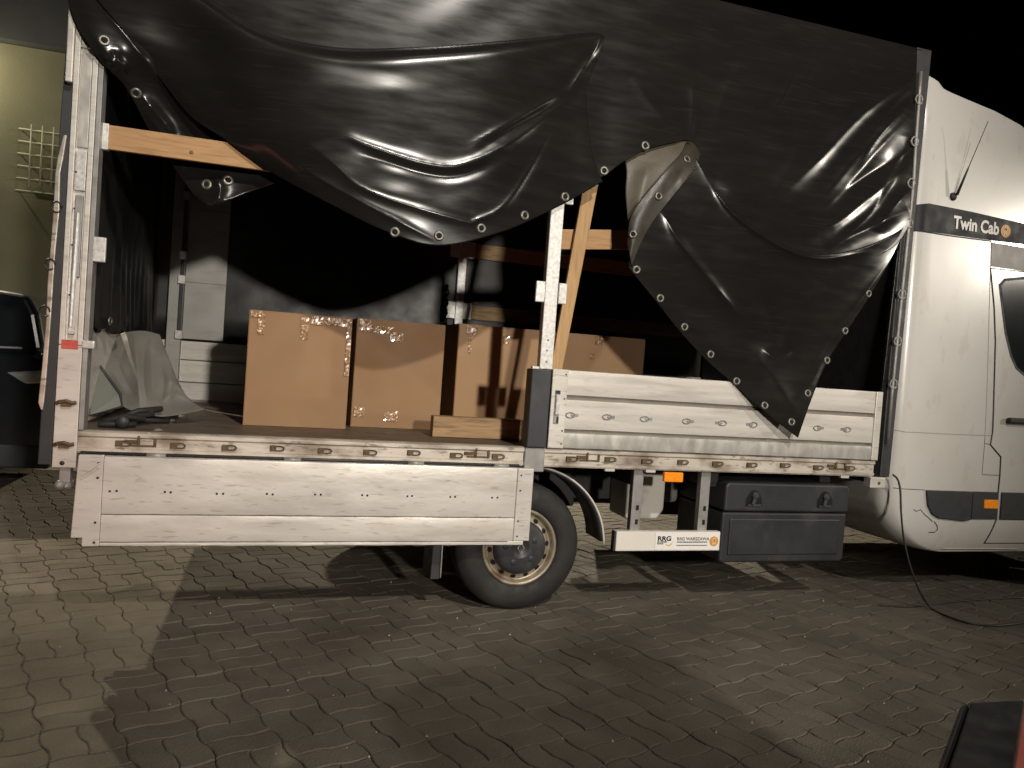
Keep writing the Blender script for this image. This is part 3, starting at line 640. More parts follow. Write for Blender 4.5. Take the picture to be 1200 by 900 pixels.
# belly of the sheet, folded over and hanging in front
net = [[(92, -34, -.06), (190, -36, -.02), (300, 32, -.02), (390, 55, -.02), (490, 55, -.02), (600, 47, -.02), (690, 38, -.02), (703, 40, -.02)],
       [(104, -12, -.062), (202, -10, -.08), (300, 44, -.108), (388, 66, -.118), (490, 65, -.118), (600, 57, -.105), (690, 46, -.06), (708, 45, -.03)],
       [(140, 32, -.05), (224, 50, -.03), (300, 84, -.085), (390, 105, -.112), (490, 108, -.116), (590, 98, -.10), (672, 82, -.036), (698, 78, -.027)],
       [(180, 83, .025), (250, 105, .0), (314, 128, -.075), (395, 148, -.11), (490, 158, -.117), (580, 146, -.104), (652, 120, -.040), (688, 112, -.027)],
       [(222, 135, .075), (275, 145, -.01), (328, 160, -.075), (400, 186, -.112), (500, 212, -.121), (580, 196, -.108), (650, 162, -.040), (690, 152, -.027)],
       [(262, 162, .02), (300, 176, -.02), (345, 192, -.07), (420, 226, -.108), (505, 252, -.12), (585, 236, -.106), (655, 202, -.040), (696, 186, -.027)],
       [(311, 198, .01), (340, 214, -.02), (385, 238, -.065), (450, 270, -.102), (514, 288, -.114), (590, 271, -.10), (660, 239, -.036), (706, 213, -.027)]]
R3 = [([(350, 170), (400, 160), (430, 170), (500, 192), (545, 192), (605, 163), (668, 112)], .012, 6, 1.1),
      ([(362, 168), (395, 195), (432, 224), (540, 258), (560, 257), (592, 240), (625, 190), (650, 140)], .009, 5, 1.1),
      ([(343, 187), (372, 208), (430, 240), (478, 265), (513, 283)], .008, 4, 1.1), ([(548, 172), (580, 155), (665, 105)], .011, 6, 1.2),
      ([(560, 175), (600, 150), (660, 118)], -.009, 6, 1.3), ([(664, 112), (684, 80), (704, 47)], .008, 6, 1.2),
      ([(420, 180), (500, 204), (545, 205), (600, 180)], -.009, 8, 1.5)]
T3, S3 = sheet('tarpaulin_fold', net, 200, 130, R3, M['vinyl'], T1, noise=.002)
# triangular flap
def coons(topc, botc, lefc, rigc, n=13):
    g = []
    for j in range(n):
        v = j/(n-1); row = []
        for i in range(n):
            u = i/(n-1); T = catmull(topc, u); B = catmull(botc, u); L = catmull(lefc, v); R = catmull(rigc, v)
            row.append([(1-v)*T[k]+v*B[k]+(1-u)*L[k]+u*R[k]-((1-u)*(1-v)*topc[0][k]+u*(1-v)*topc[-1][k]+(1-u)*v*botc[0][k]+u*v*botc[-1][k]) for k in range(3)])
        g.append(row)
    return g
topc = [(806, 166, -.03), (828, 208, -.085), (850, 238, -.105), (890, 270, -.12), (930, 291, -.125), (966, 298, -.12), (1010, 291, -.095), (1045, 276, -.06), (1064, 262, -.035)]
rigc = [(1064, 262, -.035), (1046, 300, -.05), (1019, 347, -.055), (992, 389, -.055), (969, 425, -.055), (950, 470, -.09), (935, 513, -.115)]
lefc = [(806, 166, -.03), (790, 200, -.06), (768, 225, -.075), (748, 262, -.085), (738, 290, -.08), (737, 314, -.07)]
botc = [(737, 314, -.07), (772, 357, -.06), (800, 392, -.05), (830, 424, -.044), (860, 450, -.043), (895, 482, -.08), (935, 513, -.115)]
g = coons(topc, botc, lefc, rigc)
for j in range(13):
    for i in range(13):
        u, v = i/12, j/12; g[j][i][2] += .035*math.sin(math.pi*u)**1.2*math.sin(math.pi*v)**1.0*(1-.3*u)
net = [[tuple(c) for c in r] for r in g]
R4 = [([(770, 246), (778, 252), (795, 281), (822, 315), (851, 351), (868, 372)], .016, 6, 1.1), ([(893, 409), (912, 421), (930, 408)], -.010, 6, 1.2),
      ([(1046, 300), (1010, 350), (975, 400), (950, 450), (925, 480)], .008, 6, 1.2), ([(820, 185), (850, 240), (890, 274), (930, 296), (966, 303), (1012, 296)], .012, 4, 1.2),
      ([(912, 421), (905, 380), (890, 340)], -.012, 14, 1.5), ([(870, 400), (905, 440), (935, 490)], .010, 10, 1.5), ([(742, 322), (800, 398), (862, 455), (925, 500)], .004, 4, 1.3),
      ([(960, 330), (930, 380), (915, 415)], .008, 14, 1.6)]
T4, S4 = sheet('tarpaulin_flap', net, 150, 150, R4, M['vinyl'], T1)
# turned-over hem strip and the inner face behind it
net = [[(806, 160, .0), (814, 162, .0), (822, 174, .0)], [(799, 178, -.06), (808, 180, -.065), (817, 190, -.06)], [(784, 195, -.10), (797, 203, -.105), (803, 212, -.095)], [(766, 216, -.11), (778, 226, -.12), (784, 236, -.11)],
       [(748, 238, -.11), (758, 248, -.12), (764, 262, -.11)], [(738, 258, -.10), (744, 272, -.11), (749, 290, -.10)], [(735, 285, -.085), (738, 300, -.09), (740, 312, -.08)]]
T5, S5 = sheet('tarpaulin_hem', net, 20, 60, [([(800, 182), (770, 222), (742, 262)], .006, 8, 1.5)], M['vinyl_hem'], T1)
net = [[(732, 182, .01), (760, 168, .01), (808, 158, .01)], [(734, 202, -.02), (760, 190, -.03), (804, 174, -.04)], [(733, 225, -.04), (756, 212, -.06), (788, 198, -.07)], [(735, 250, -.05), (748, 240, -.07), (764, 228, -.08)], [(736, 268, -.06), (742, 262, -.07), (748, 258, -.08)]]
T6, S6 = sheet('tarpaulin_inner_face', net, 30, 40, [([(760, 190), (752, 225), (742, 255)], .012, 10, 1.5)], M['vinyl_back'], T1)
# eyelets
em = MB(); em.lathe([(.0105, .003), (.0105, -.002), (.0135, -.0042), (.019, -.0035), (.0225, .0), (.0225, .003)], (0, 0, 0), 24)
em.lathe([(.0112, -.0012), (0, -.0012)], (0, 0, 0), 24, mi=1)
em0 = em.build('eyelet', None, None, smooth=True, mats=[M['grommet'], M['hole']]); EME = em0.data; bpy.data.objects.remove(em0)
def eyelet(px, py, sh, scr, sc=1., dy=0):
    best = min(range(len(scr)), key=lambda i: (scr[i][0]-px)**2+(scr[i][1]-py)**2)
    v = sh.data.vertices[best]; n = v.normal.copy()
    if n.dot(CAM-v.co) < 0: n = -n
    q = n.to_track_quat('-Y', 'Z'); o = bpy.data.objects.new('eyelet', EME); COL.objects.link(o)
    o.parent = sh.parent if sh is not T1 else T1
    if sh is not T1: o.parent = T1
    sc *= 1.12; o.matrix_local = Matrix.Translation(v.co+n*.0045) @ q.to_matrix().to_4x4() @ Matrix.Diagonal((sc, 1, sc, 1))
for px, py in ((122, 47), (160, 109), (242, 216), (267, 213)): eyelet(px, py, T2, S2)
for px, py in ((463, 273), (515, 276), (565, 268), (614, 252), (662, 230)): eyelet(px, py, T3, S3)
for px, py in ((708, 200), (756, 171)): eyelet(px, py, T1, S1)
for px, py in ((746, 316), (773, 350), (802, 383), (832, 415), (863, 447), (895, 475), (927, 495), (946, 461), (969, 423), (990, 387), (1018, 345)): eyelet(px, py, T4, S4, .95)
for px, py in ((804, 187), (771, 231), (741, 275)): eyelet(px, py, T5, S5, .9)
p = at(108, 377, .4)
o = bpy.data.objects.new('eyelet', EME); COL.objects.link(o); o.parent = rc; o.matrix_local = Matrix.Translation((.14, .45, 1.405)) @ Matrix.Rotation(math.radians(80), 4, 'Z')

# --------------------------------------------------- running gear
def wheel(x, y, name='wheel', s=1):
    prof = [(.205, .03), (.212, .002), (.225, -.006), (.255, -.012), (.29, -.010), (.318, .0), (.335, .016), (.347, .03), (.35, .055), (.35, .155), (.345, .18), (.32, .20), (.26, .21), (.2, .2)]
    mb = MB(); mb.lathe([(r, h*s) for r, h in prof], (x, y, .35), 64); t_ = mb.build(name, M['rubber'], TR, smooth=True)
    mb = MB(); mb.lathe([(r, h*s) for r, h in [(.208, .03), (.211, .004), (.203, -.002), (.192, .006), (.186, .02), (.182, .034), (.172, .03), (.150, .014), (.138, .010), (.128, .018), (.12, .06)]], (x, y, .35), 64)
    rm = mb.build('rim', M['rim'], t_, smooth=True)
    for k in range(14):
        a = 2*math.pi*k/14+.1; c = Vector((x+.163*math.cos(a), y+s*.0215, .35+.163*math.sin(a)))
        mb = MB(); vs = [c+Vector((math.cos(a), 0, math.sin(a)))*(.012*math.sin(q))+Vector((-math.sin(a), 0, math.cos(a)))*(.0155*math.cos(q))+Vector((0, s*(-.001+.009*math.sin(q)*.8), 0)) for q in [i*math.pi/6 for i in range(12)]]
        mb.add(vs, [tuple(range(12))]); mb.build('rim_hole', M['hole'], rm)
    mb = MB(); mb.lathe([(r, h*s) for r, h in [(.148, .03), (.148, .004), (.143, -.008), (.124, -.016), (.10, -.018), (.06, -.022), (.045, -.022), (.040, -.016), (.0, -.016)]], (x, y, .35), 48)
    hc = mb.build('hub_cap', M['hub'], t_, smooth=True)
    for k in range(5):
        a = 2*math.pi*k/5+.5; mb = MB(); mb.lathe([(.020, .002*s), (.016, -.003*s), (.008, -.0045*s), (0, -.0045*s)], (x+.085*math.cos(a), y-.018*s, .35+.085*math.sin(a)), 14); mb.build('wheel_bolt', M['hub'], hc, smooth=True)
    mb = MB(); d = [(0, .028), (.018, 0), (0, -.028), (-.018, 0)]
    mb.tube([(x+p[0], y-.018*s, .35+p[1]) for p in d], .0042, 6, closed=True); mb.build('diamond_emblem', M['steel'], hc)
    return t_
wheel(2.262, .06); wheel(2.262, FY-.06, s=-1)
wheel(6.72, .08); wheel(6.72, FY-.08, s=-1)
# mudguard
mb = MB(); vs = []; K = 26
for k in range(K+1):
    a = math.radians(4+k*(172/K)); r = .44
    for y, rr in ((.10, r+.008), (.085, r), (.10, r-.012), (.30, r-.012)): vs.append((2.262+.03+(rr+.03)*math.cos(a), y, .345+rr*math.sin(a)))
mb.add(vs, [(k*4+j, (k+1)*4+j, (k+1)*4+j+1, k*4+j+1) for k in range(K) for j in range(3)]); mg = mb.build('mudguard', M['plastic'], TR, smooth=True, solid=.006)
mb = MB(); mb.tube([(2.262+.03+.474*math.cos(math.radians(a)), .084, .345+.444*math.sin(math.radians(a))) for a in range(2, 100, 4)], .006, 6); mb.build('mudguard_edge', M['white_dirty'], mg, smooth=True)
mb = MB(); mb.prism([(1.80, .72), (1.835, .72), (1.84, .17), (1.79, .17)], .10, .32); mb.build('mud_flap', M['plastic'], TR, bevel=.004)
mb = MB(); mb.tube([(1.842, .095, .72), (1.843, .095, .18)], .004, 6); mb.build('flap_edge', M['white_dirty'], mg, smooth=True)
# side underrun bar with sticker
mb = MB(); mb.box(2.795, 3.452, -.012, .03, .345, .455); ur = mb.build('underrun_bar', M['sticker'], TR, bevel=.004)
mb = MB(); mb.box(2.783, 2.794, -.010, .03, .345, .455); mb.build('bar_end_cap', M['plastic'], ur, bevel=.002)
mb = MB(); mb.box(3.035, 3.444, -.0145, -.0125, .352, .447); sk = mb.build('dealer_sticker', M['white_print'], ur)
Y = -.0152
text('RRG', .036, M['black'], 'sticker_lettering', sk, (3.047, Y, .404), .0012, sx=1.25)
text('RRG WARSZAWA', .0255, M['grey_print'], 'sticker_lettering', sk, (3.170, Y, .406), .0006, sx=1.02)
mb = MB(); rr = random.Random(3)
for z, x0, x1 in ((.392, 3.170, 3.368), (.374, 3.170, 3.368), (.393, 3.047, 3.108), (.383, 3.047, 3.085)):
    x = x0
    while x < x1:
        w = rr.uniform(.004, .014); mb.box(x, min(x1, x+w), Y-.0004, Y, z, z+(.008 if z != .374 else .006)); x += w+rr.uniform(.0012, .003)
mb.build('small_print', M['grey_print'], sk)
mb = MB(); mb.tube([(3.10+.05*t, Y, .386-.012*math.sin(math.pi*t)+.02*t*t) for t in [k/10 for k in range(11)]], [.0005+.0035*math.sin(math.pi*k/10) for k in range(11)], 6); mb.build('sticker_swoosh', M['yellow_print'], sk)
def badge(x, z, r, y, parent):
    mb = MB(); mb.lathe([(r, .0), (r, -.001), (0, -.001)], (x, y, z), 32); b = mb.build('round_emblem', M['orange_print'], parent)
    text('M', r*.95, M['pale_print'], 'emblem_letter', b if parent.parent is TR else parent, (x, y-.0018, z+r*.08), .0004, align='CENTER', sx=1.1)
    text('W', r*.95, M['pale_print'], 'emblem_letter', b if parent.parent is TR else parent, (x, y-.0018, z-r*.78), .0004, align='CENTER', sx=1.0)
mb = MB(); mb.lathe([(.029, .0), (.029, -.001), (0, -.001)], (3.410, Y+.0006, .400), 32); mb.build('round_emblem', M['orange_print'], sk)
text('M', .028, M['pale_print'], 'emblem_letter', sk, (3.410, Y-.0014, .402), .0004, align='CENTER', sx=1.1)
text('W', .028, M['pale_print'], 'emblem_letter', sk, (3.410, Y-.0014, .378), .0004, align='CENTER', sx=1.0)
for x0 in (2.895, 3.325):
    mb = MB(); mb.box(x0, x0+.062, .032, .075, .40, .80); hg = mb.build('bar_hanger', M['steel'], TR, bevel=.004)
    for z in (.5, .58): 
        mb = MB(); mb.box(x0+.028, x0+.044, .029, .0325, z-.014, z+.014); mb.build('hanger_slot', M['hole'], hg)
# white canister and grey tank behind the bar
mb = MB(); mb.prism([(3.03, .44), (3.24, .44), (3.285, .50), (3.285, .74), (3.03, .74)], .36, .62); cn = mb.build('white_canister', M['white_dirty'], TR, bevel=.02, seg=3)
mb = MB(); mb.box(3.04, 3.08, .355, .365, .60, .72); mb.build('canister_strap', M['chassis'], cn)
mb = MB(); mb.box(3.33, 3.46, .50, .75, .52, .78); mb.build('air_tank', M['grey_cloth'], TR, bevel=.03, seg=3)
mb = MB(); mb.box(2.55, 2.72, .45, .8, .5, .78); mb.build('battery_box', M['chassis'], TR, bevel=.01)
mb = MB(); mb.box(3.065, 3.185, -.008, .02, .735, .790); om = mb.build('side_marker', M['orange'], TR, bevel=.006)
# plastic tool box
TX0, TX1, TZ0, TZ1 = 3.470, 4.345, .268, .742
mb = MB(); mb.prism([(TX0, TZ0+.01), (TX0+.02, TZ0-.0), (TX1-.015, TZ0+.0), (TX1, TZ0+.02), (TX1, .565), (TX0, .565)], .01, .52); tb = mb.build('tool_box', M['toolbox'], TR, bevel=.014, seg=3)
mb = MB(); mb.prism([(TX0, .571), (TX1, .571), (TX1, TZ1-.02), (TX1-.02, TZ1), (TX0+.02, TZ1), (TX0, TZ1-.02)], -.002, .52); ld_ = mb.build('tool_box_lid', M['toolbox'], tb, bevel=.014, seg=3)
mb = MB(); mb.prism([(TX0+.05, TZ0+.045), (TX1-.05, TZ0+.045), (TX1-.05, .53), (TX0+.05, .53)], .002, .02); mb.build('tool_box_panel', M['toolbox'], tb, bevel=.008)
for x in (3.665, 4.165):
    mb = MB(); n = 12; mb.prism([(x-.055, .605), (x+.055, .605), (x+.052, .65), (x+.022, .695), (x, .702), (x-.022, .695), (x-.052, .65)], -.006, .0); lo = mb.build('latch_recess', M['hole'], tb)
    mb = MB(); mb.lathe([(.022, .0), (.022, -.012), (.012, -.022), (0, -.022)], (x, -.006, .668), 16); mb.bar((x, -.016, .675), (x-.018, -.018, .618), .02, .014, (1, 0, 0)); mb.box(x-.045, x+.045, -.012, -.006, .606, .618); mb.build('latch_knob', M['plastic'], tb)

# --------------------------------------------------- cab
def yside(z):
    if z < .55: return .03+.06*((.55-z)/.25)**2
    if z < 1.25: return .03
    if z < 2.38: return .03+.015*((z-1.25)/1.1)
    return .045+.05*max(0, (z-2.9)/.4)**2
def xl(z):
    if z < .66: 
        t = max(0, min(1, (.66-z)/.36)); return 4.66+.50*(1-math.sqrt(max(0, 1-t**2)))
    return 4.66+.02*(z-.66)/2.6
def xf(z):
    if z < .45: return 7.35-.25*((.45-z)/.15)**2
    if z < 1.15: return 7.40-.1*(z-.45)
    if z < 1.35: return 7.33-.55*(z-1.15)/.2
    if z < 2.36: return 6.78-.75*(z-1.35)
    if z < 2.55: return 6.02-.2*(z-2.36)
    if z < 3.14: return 5.98-.42*((z-2.55)/.6)**2
    pts = [(3.14, 5.56), (3.20, 5.34), (3.23, 5.157), (3.26, 4.99), (3.275, 4.925), (3.30, 4.90), (3.32, 4.885), (3.335, 4.85), (3.342, 4.80)]
    for (a, b), (c, d) in zip(pts, pts[1:]):
        if z <= c: return b+(d-b)*(z-a)/(c-a)
    return 4.8
zs = [.305, .315, .33, .36, .40, .45, .5, .56, .62, .67, .75, .85, .95, 1.05, 1.15, 1.2, 1.25, 1.3, 1.35, 1.5, 1.65, 1.8, 1.95, 2.1, 2.25, 2.35, 2.38, 2.45, 2.55, 2.65, 2.75, 2.85, 2.95, 3.05, 3.1, 3.14, 3.17, 3.20, 3.23, 3.245, 3.26, 3.27, 3.28, 3.30, 3.32, 3.335, 3.342]
CY = 1.08
def half_plan(z):
    x0, x1, y0 = xl(z), xf(z), yside(z); r = .11; pts = [(x0, CY), (x0, .6), (x0, y0+r+.03)]
    for k in range(9):
        a = math.pi/2*k/8; pts.append((x0+r-r*math.cos(a), y0+r-r*math.sin(a)))
    rf_ = min(.35 if z < 2.6 else max(.05, .35-.9*(z-2.6)), max(.02, (x1-x0)*.3)); xs = x1-rf_
    for k in range(1, 13): pts.append((x0+r+(xs-x0-r)*k/13, y0))
    for k in range(9):
        a = math.pi/2*k/8; pts.append((xs+rf_*math.sin(a), y0+rf_*(1-math.cos(a))))
    pts.append((x1+.04, CY)); return pts
vs = []; n = 0
for z in zs:
    hp = half_plan(z); full = hp+[(x, 2*CY-y) for x, y in reversed(hp[1:-1])]; n = len(full); vs += [(x, y, z) for x, y in full]
fs = [(i*n+k, i*n+(k+1) % n, (i+1)*n+(k+1) % n, (i+1)*n+k) for i in range(len(zs)-1) for k in range(n)]
fs += [tuple(range(n-1, -1, -1)), tuple((len(zs)-1)*n+k for k in range(n))]
mb = MB(); mb.add(vs, fs); cab = mb.build('cab', M['white'], TR); smooth_by_angle(cab, 38)
def corner_y(x, z):
    r = .11; d = x-xl(z); y = yside(z)
    if d < r: y += r-math.sqrt(max(0, r*r-(r-max(0, d))**2))
    return y
def patch(name, poly, off, m, parent, depth=.012, step=.06, bevel=0., round_=0):
    bm = bmesh.new(); bv = [bm.verts.new((x, 0, z)) for x, z in poly]; bm.faces.new(bv)
    z0, z1 = min(p[1] for p in poly), max(p[1] for p in poly); x0, x1 = min(p[0] for p in poly), max(p[0] for p in poly)
    z = z0+step
    while z < z1-.005:
        bmesh.ops.bisect_plane(bm, geom=bm.verts[:]+bm.edges[:]+bm.faces[:], plane_co=(0, 0, z), plane_no=(0, 0, 1)); z += step
    x = x0+.012
    while x < min(x1, 4.82):
        bmesh.ops.bisect_plane(bm, geom=bm.verts[:]+bm.edges[:]+bm.faces[:], plane_co=(x, 0, 0), plane_no=(1, 0, 0)); x += .012
    r = bmesh.ops.extrude_face_region(bm, geom=bm.faces[:])
    nv = [e for e in r['geom'] if isinstance(e, bmesh.types.BMVert)]; s_ = set(nv)
    for v in bm.verts: v.co.y = corner_y(v.co.x, v.co.z)+(-off if v in s_ else depth-off)
    bmesh.ops.recalc_face_normals(bm, faces=bm.faces)
    me = bpy.data.meshes.new(name); bm.to_mesh(me); bm.free(); me.materials.append(m)
    o = bpy.data.objects.new(name, me); COL.objects.link(o); par(o, parent)
    if bevel: b = o.modifiers.new('bevel', 'BEVEL'); b.width = bevel; b.segments = 2; b.limit_method = 'ANGLE'; b.angle_limit = math.radians(50)
    return smooth_by_angle(o, 30)
def pw(*pp): return [(p.x, p.z) for p in (at(a, b, .035) for a, b in pp)]
# door (goes on out of the picture to the front pillar)
dl = pw((1162, 315), (1165.7, 360), (1166.7, 400), (1164, 467), (1162.5, 506), (1160, 521), (1172, 535), (1171, 556), (1169, 576), (1167, 608), (1158, 637))
dr = [(6.30, .37), (6.42, .6), (6.46, 1.25), (6.40, 1.36), (5.98, 2.16), (5.9, 2.19)]
door_poly = dl+dr
def grow(poly, d):
    cx = sum(p[0] for p in poly)/len(poly); cz = sum(p[1] for p in poly)/len(poly); out = []; n = len(poly)
    ar = sum(poly[i][0]*poly[(i+1) % n][1]-poly[(i+1) % n][0]*poly[i][1] for i in range(n)); s_ = 1 if ar > 0 else -1
    for i in range(n):
        a, b, c = poly[i-1], poly[i], poly[(i+1) % n]
        def nrm(p, q):
            tx, tz = q[0]-p[0], q[1]-p[1]; l = math.hypot(tx, tz); return (tz/l*s_, -tx/l*s_)
        n1, n2 = nrm(a, b), nrm(b, c); k = 1+n1[0]*n2[0]+n1[1]*n2[1]
        out.append((b[0]+(n1[0]+n2[0])*d/max(.4, k), b[1]+(n1[1]+n2[1])*d/max(.4, k)))
    return out
patch('door_gap', grow(door_poly, .007), .0015, M['seam'], cab, depth=.004)
door = patch('door', door_poly, .006, M['white'], cab, bevel=.002)
wp = pw((1174, 345), (1173, 335), (1178, 329.5), (1200, 327.5))+[(5.93, 2.10), (6.32, 1.42), (6.25, 1.40)]+pw((1200, 438), (1191, 430), (1185, 416), (1179, 390))
patch('window_frame', grow(wp, .018), .008, M['plastic'], cab, depth=.006)
patch('door_window', wp, .0095, M['glass'], cab, depth=.004)
hx = at(1177, 492, .03); mb = MB(); mb.bar((hx.x, .0, hx.z), (hx.x+.24, .0, hx.z+.002), .036, .03, (0, 0, 1)); mb.box(hx.x+.01, hx.x+.05, -.005, .03, hx.z-.014, hx.z+.014); mb.build('door_handle', M['plastic'], cab, bevel=.01)
# protective strips
patch('side_moulding', pw((1083.6, 574), (1137.5, 575.6), (1135, 609), (1128, 610.4), (1098, 607), (1090, 602), (1085, 592)), .014, M['plastic'], cab, depth=.02, bevel=.005)
patch('side_moulding', pw((1138.6, 575.6), (1168, 576.4), (1166, 608), (1136, 608)), .010, M['plastic'], cab, depth=.02, bevel=.003)
p0 = pw((1171.5, 576.5), (1169, 608.5)); patch('side_moulding', [p0[0], p0[1], (6.40, p0[1][1]), (6.43, p0[0][1])], .014, M['plastic'], cab, depth=.012, bevel=.004)
patch('side_marker', pw((1151, 585), (1167, 585.4), (1166.5, 595.5), (1150.5, 595)), .014, M['orange'], cab, depth=.01, bevel=.002)
def seam(pp, r=.0028, y=.0005, m='seam'):
    q = []
    P_ = pw(*pp)
    for (a, b), (c, d) in zip(P_, P_[1:]):
        for k in range(8): t = k/8; q.append((a+(c-a)*t, b+(d-b)*t))
    q.append(P_[-1]); mb = MB(); mb.tube([(x, corner_y(x, z)+.0014, z) for x, z in q], r, 6); return mb.build('panel_seam', M[m], cab, smooth=True)
seam([(1049, 504), (1060, 506), (1100, 508), (1160, 510.5)], .0035, m='roofgrey'); seam([(1153, 519.5), (1150, 556), (1170, 557)]); seam([(1153, 519.5), (1160, 521)])
seam([(1048, 572), (1062, 573), (1083, 574)]); seam([(1163, 283), (1160, 360), (1157, 440), (1153, 519)], .0035, m='roofgrey')
seam([(1110, 645), (1160, 645), (1200, 645.5)], .006, m='roofgrey')
# scrape marks on the lower corner
def scrape(pp, r, m):
    mb = MB(); mb.tube([(p.x, corner_y(p.x, p.z)+.001, p.z) for p in (at(a, b, .035) for a, b in pp)], r, 5); mb.build('scrape_mark', m, cab)
scrape([(1070, 597), (1073, 599), (1078, 597), (1082, 602), (1088, 607), (1092, 611)], .004, M['groove']); scrape([(1094, 611), (1098, 616), (1099, 621), (1096, 624), (1089, 624)], .004, M['seam'])
scrape([(1091, 543), (1093, 538)], .0022, M['roofgrey'])
patch('grey_roof_rail', [pw((1163.5, 284))[0], pw((1163, 312))[0], (5.95, 2.19), (6.0, 2.345)], .003, M['roofgrey'], cab, depth=.006)
# sleeper pod band and lettering
bandpoly = [(4.672, 2.505), (4.80, 2.530), (5.145, 2.522), (5.6, 2.50), (5.9, 2.48), (5.9, 2.372), (5.33, 2.361), (4.95, 2.357), (4.668, 2.352)]
band = patch('black_band', bandpoly, .004, M['band'], cab, depth=.008)
seam([(1070, 269), (1110, 275.5), (1163, 282.5)], .0045)
pT = at(1119, 262, .04)
text('Twin Cab', .110, M['white_print'], 'band_lettering', cab, (pT.x-.012, yside(2.43)-.0065, 2.402), .0035, sx=.87)
pE = at(1173, 268, .04); mb = MB(); mb.lathe([(.042, .0), (.042, -.0015), (0, -.0015)], (pE.x+.040, yside(2.43)-.0055, 2.432), 36); mb.build('round_emblem', M['orange_print'], cab)
for ch, dz in (('M', .004), ('W', -.031)): text(ch, .040, M['pale_print'], 'emblem_letter', cab, (pE.x+.040, yside(2.43)-.0082, 2.432+dz), .0004, align='CENTER', sx=1.05)
# aerial
a0 = at(1119, 229, .03); a1 = at(1158, 142, -.10)
mb = MB(); mb.lathe([(.026, .02), (.026, -.004), (.016, -.014), (0, -.016)], (a0.x, a0.y+.012, a0.z-.005), 16); ae = mb.build('aerial', M['plastic'], cab, smooth=True)
b0 = Vector((a0.x, a0.y-.015, a0.z)); mb = MB(); mb.tube([b0, b0+(a1-b0)*.35, b0+(a1-b0)*.40, a1], [.010, .006, .003, .0022], 8); mb.build('aerial_rod', M['plastic'], cab, smooth=True)
# far things of the cab: windscreen, headlamps, bumper
for y in (.14, 1.75):
    mb = MB(); mb.prism([(7.2, .82), (7.36, .84), (7.34, 1.05), (7.0, 1.12)], y-.02, y+.28); mb.build('headlamp', M['chrome'], cab, bevel=.02)
mb = MB(); mb.box(7.2, 7.5, .1, 2.06, .35, .62); mb.build('bumper', M['plastic'], cab, bevel=.05, seg=3)
mb = MB(); mb.prism([(6.74, 1.44), (6.80, 1.44), (6.20, 2.24), (6.14, 2.24)], .2, 1.96); mb.build('windscreen', M['glass'], cab)

# ------------------------------------------------------------------ cargo
def carton(x0, x1, y0, dy, z0, z1, label, m, skew=0., lean=0.):
    cx = (x0+x1)/2; org = (cx, y0+dy/2, z0)
    t = empty('cardboard_box', org, label, 'cardboard box', 'cardboard boxes on the load floor')
    mb = MB(); vs = []; NX, NZ = 8, 8
    w = x1-x0
    mb.box(x0, x1, y0, y0+dy, z0, z1); mb.f.pop(2); mb.mi.pop(2)
    rb = random.Random(int(x0*1000)); ph = [rb.uniform(0, 6) for _ in range(4)]; k0 = len(mb.v); G = 14
    for i in range(G+1):
        for j in range(G+1):
            u, v = i/G, j/G; e = min(1, 6*min(u, 1-u, v, 1-v))
            mb.v.append(Vector((x0+w*u, y0-e*(.005*math.sin(math.pi*u)*math.sin(math.pi*v)+.0018*math.sin(5*u+ph[0])*math.sin(4*v+ph[1])+.0010*math.sin(11*u+ph[2]+6*v)), z0+(z1-z0)*v)))
    for i in range(G):
        for j in range(G): mb.f.append((k0+i*(G+1)+j, k0+(i+1)*(G+1)+j, k0+(i+1)*(G+1)+j+1, k0+i*(G+1)+j+1)); mb.mi.append(0)
    smooth_by_angle(mb.build('carton', m, t), 30)
    mb = MB(); mb.box(x0+.003, x1-.003, y0+.003, y0+dy/2-.002, z1+.0005, z1+.005); mb.box(x0+.003, x1-.003, y0+dy/2+.002, y0+dy-.003, z1+.0005, z1+.006); mb.build('flap', m, t)
    mb = MB(); mb.box(x0+.001, x0+.005, y0-.0015, y0+.002, z0+.004, z1-.004); mb.build('corner_crease', M['card_edge'], t)
    return t
rr = random.Random(11)
def tape(t, x0, x1, z0, z1, y):
    mb = MB(); nx = max(2, int(abs(x1-x0)/.012)); nz = max(2, int(abs(z1-z0)/.012)); vs = []
    for i in range(nx+1):
        for j in range(nz+1): vs.append((x0+(x1-x0)*i/nx, y-.006-abs(rr.gauss(0, .0016)), z0+(z1-z0)*j/nz))
    mb.add(vs, [(i*(nz+1)+j, (i+1)*(nz+1)+j, (i+1)*(nz+1)+j+1, i*(nz+1)+j+1) for i in range(nx) for j in range(nz)])
    mb.build('tape_strip', M['tape'], t, smooth=False)
b1 = carton(.792, 1.343, .57, .60, .899, 1.523, 'leftmost brown cardboard box with clear tape along its top edge', M['card'])
tape(b1, 1.12, 1.34, 1.475, 1.520, .57); tape(b1, 1.065, 1.105, 1.385, 1.522, .57); tape(b1, .84, .875, 1.40, 1.520, .57); tape(b1, 1.315, 1.341, 1.2, 1.47, .57); tape(b1, .80, .86, 1.49, 1.521, .57)
b2 = carton(1.385, 1.915, .74, .56, .899, 1.535, 'brown cardboard box second from the left, left of the floor plank', M['card'])
tape(b2, 1.40, 1.47, 1.47, 1.533, .74); tape(b2, 1.58, 1.66, 1.42, 1.47, .74); tape(b2, 1.58, 1.66, .94, 1.0, .74); tape(b2, 1.40, 1.46, .96, 1.02, .74); tape(b2, 1.42, 1.6, 1.46, 1.50, .74)
b3 = carton(2.012, 2.580, .80, .56, .899, 1.556, 'paler cardboard box standing behind the loose wooden floor plank', M['card2'])
tape(b3, 2.06, 2.13, 1.50, 1.553, .80); tape(b3, 2.08, 2.10, 1.38, 1.49, .80); tape(b3, 2.30, 2.34, 1.46, 1.51, .80)
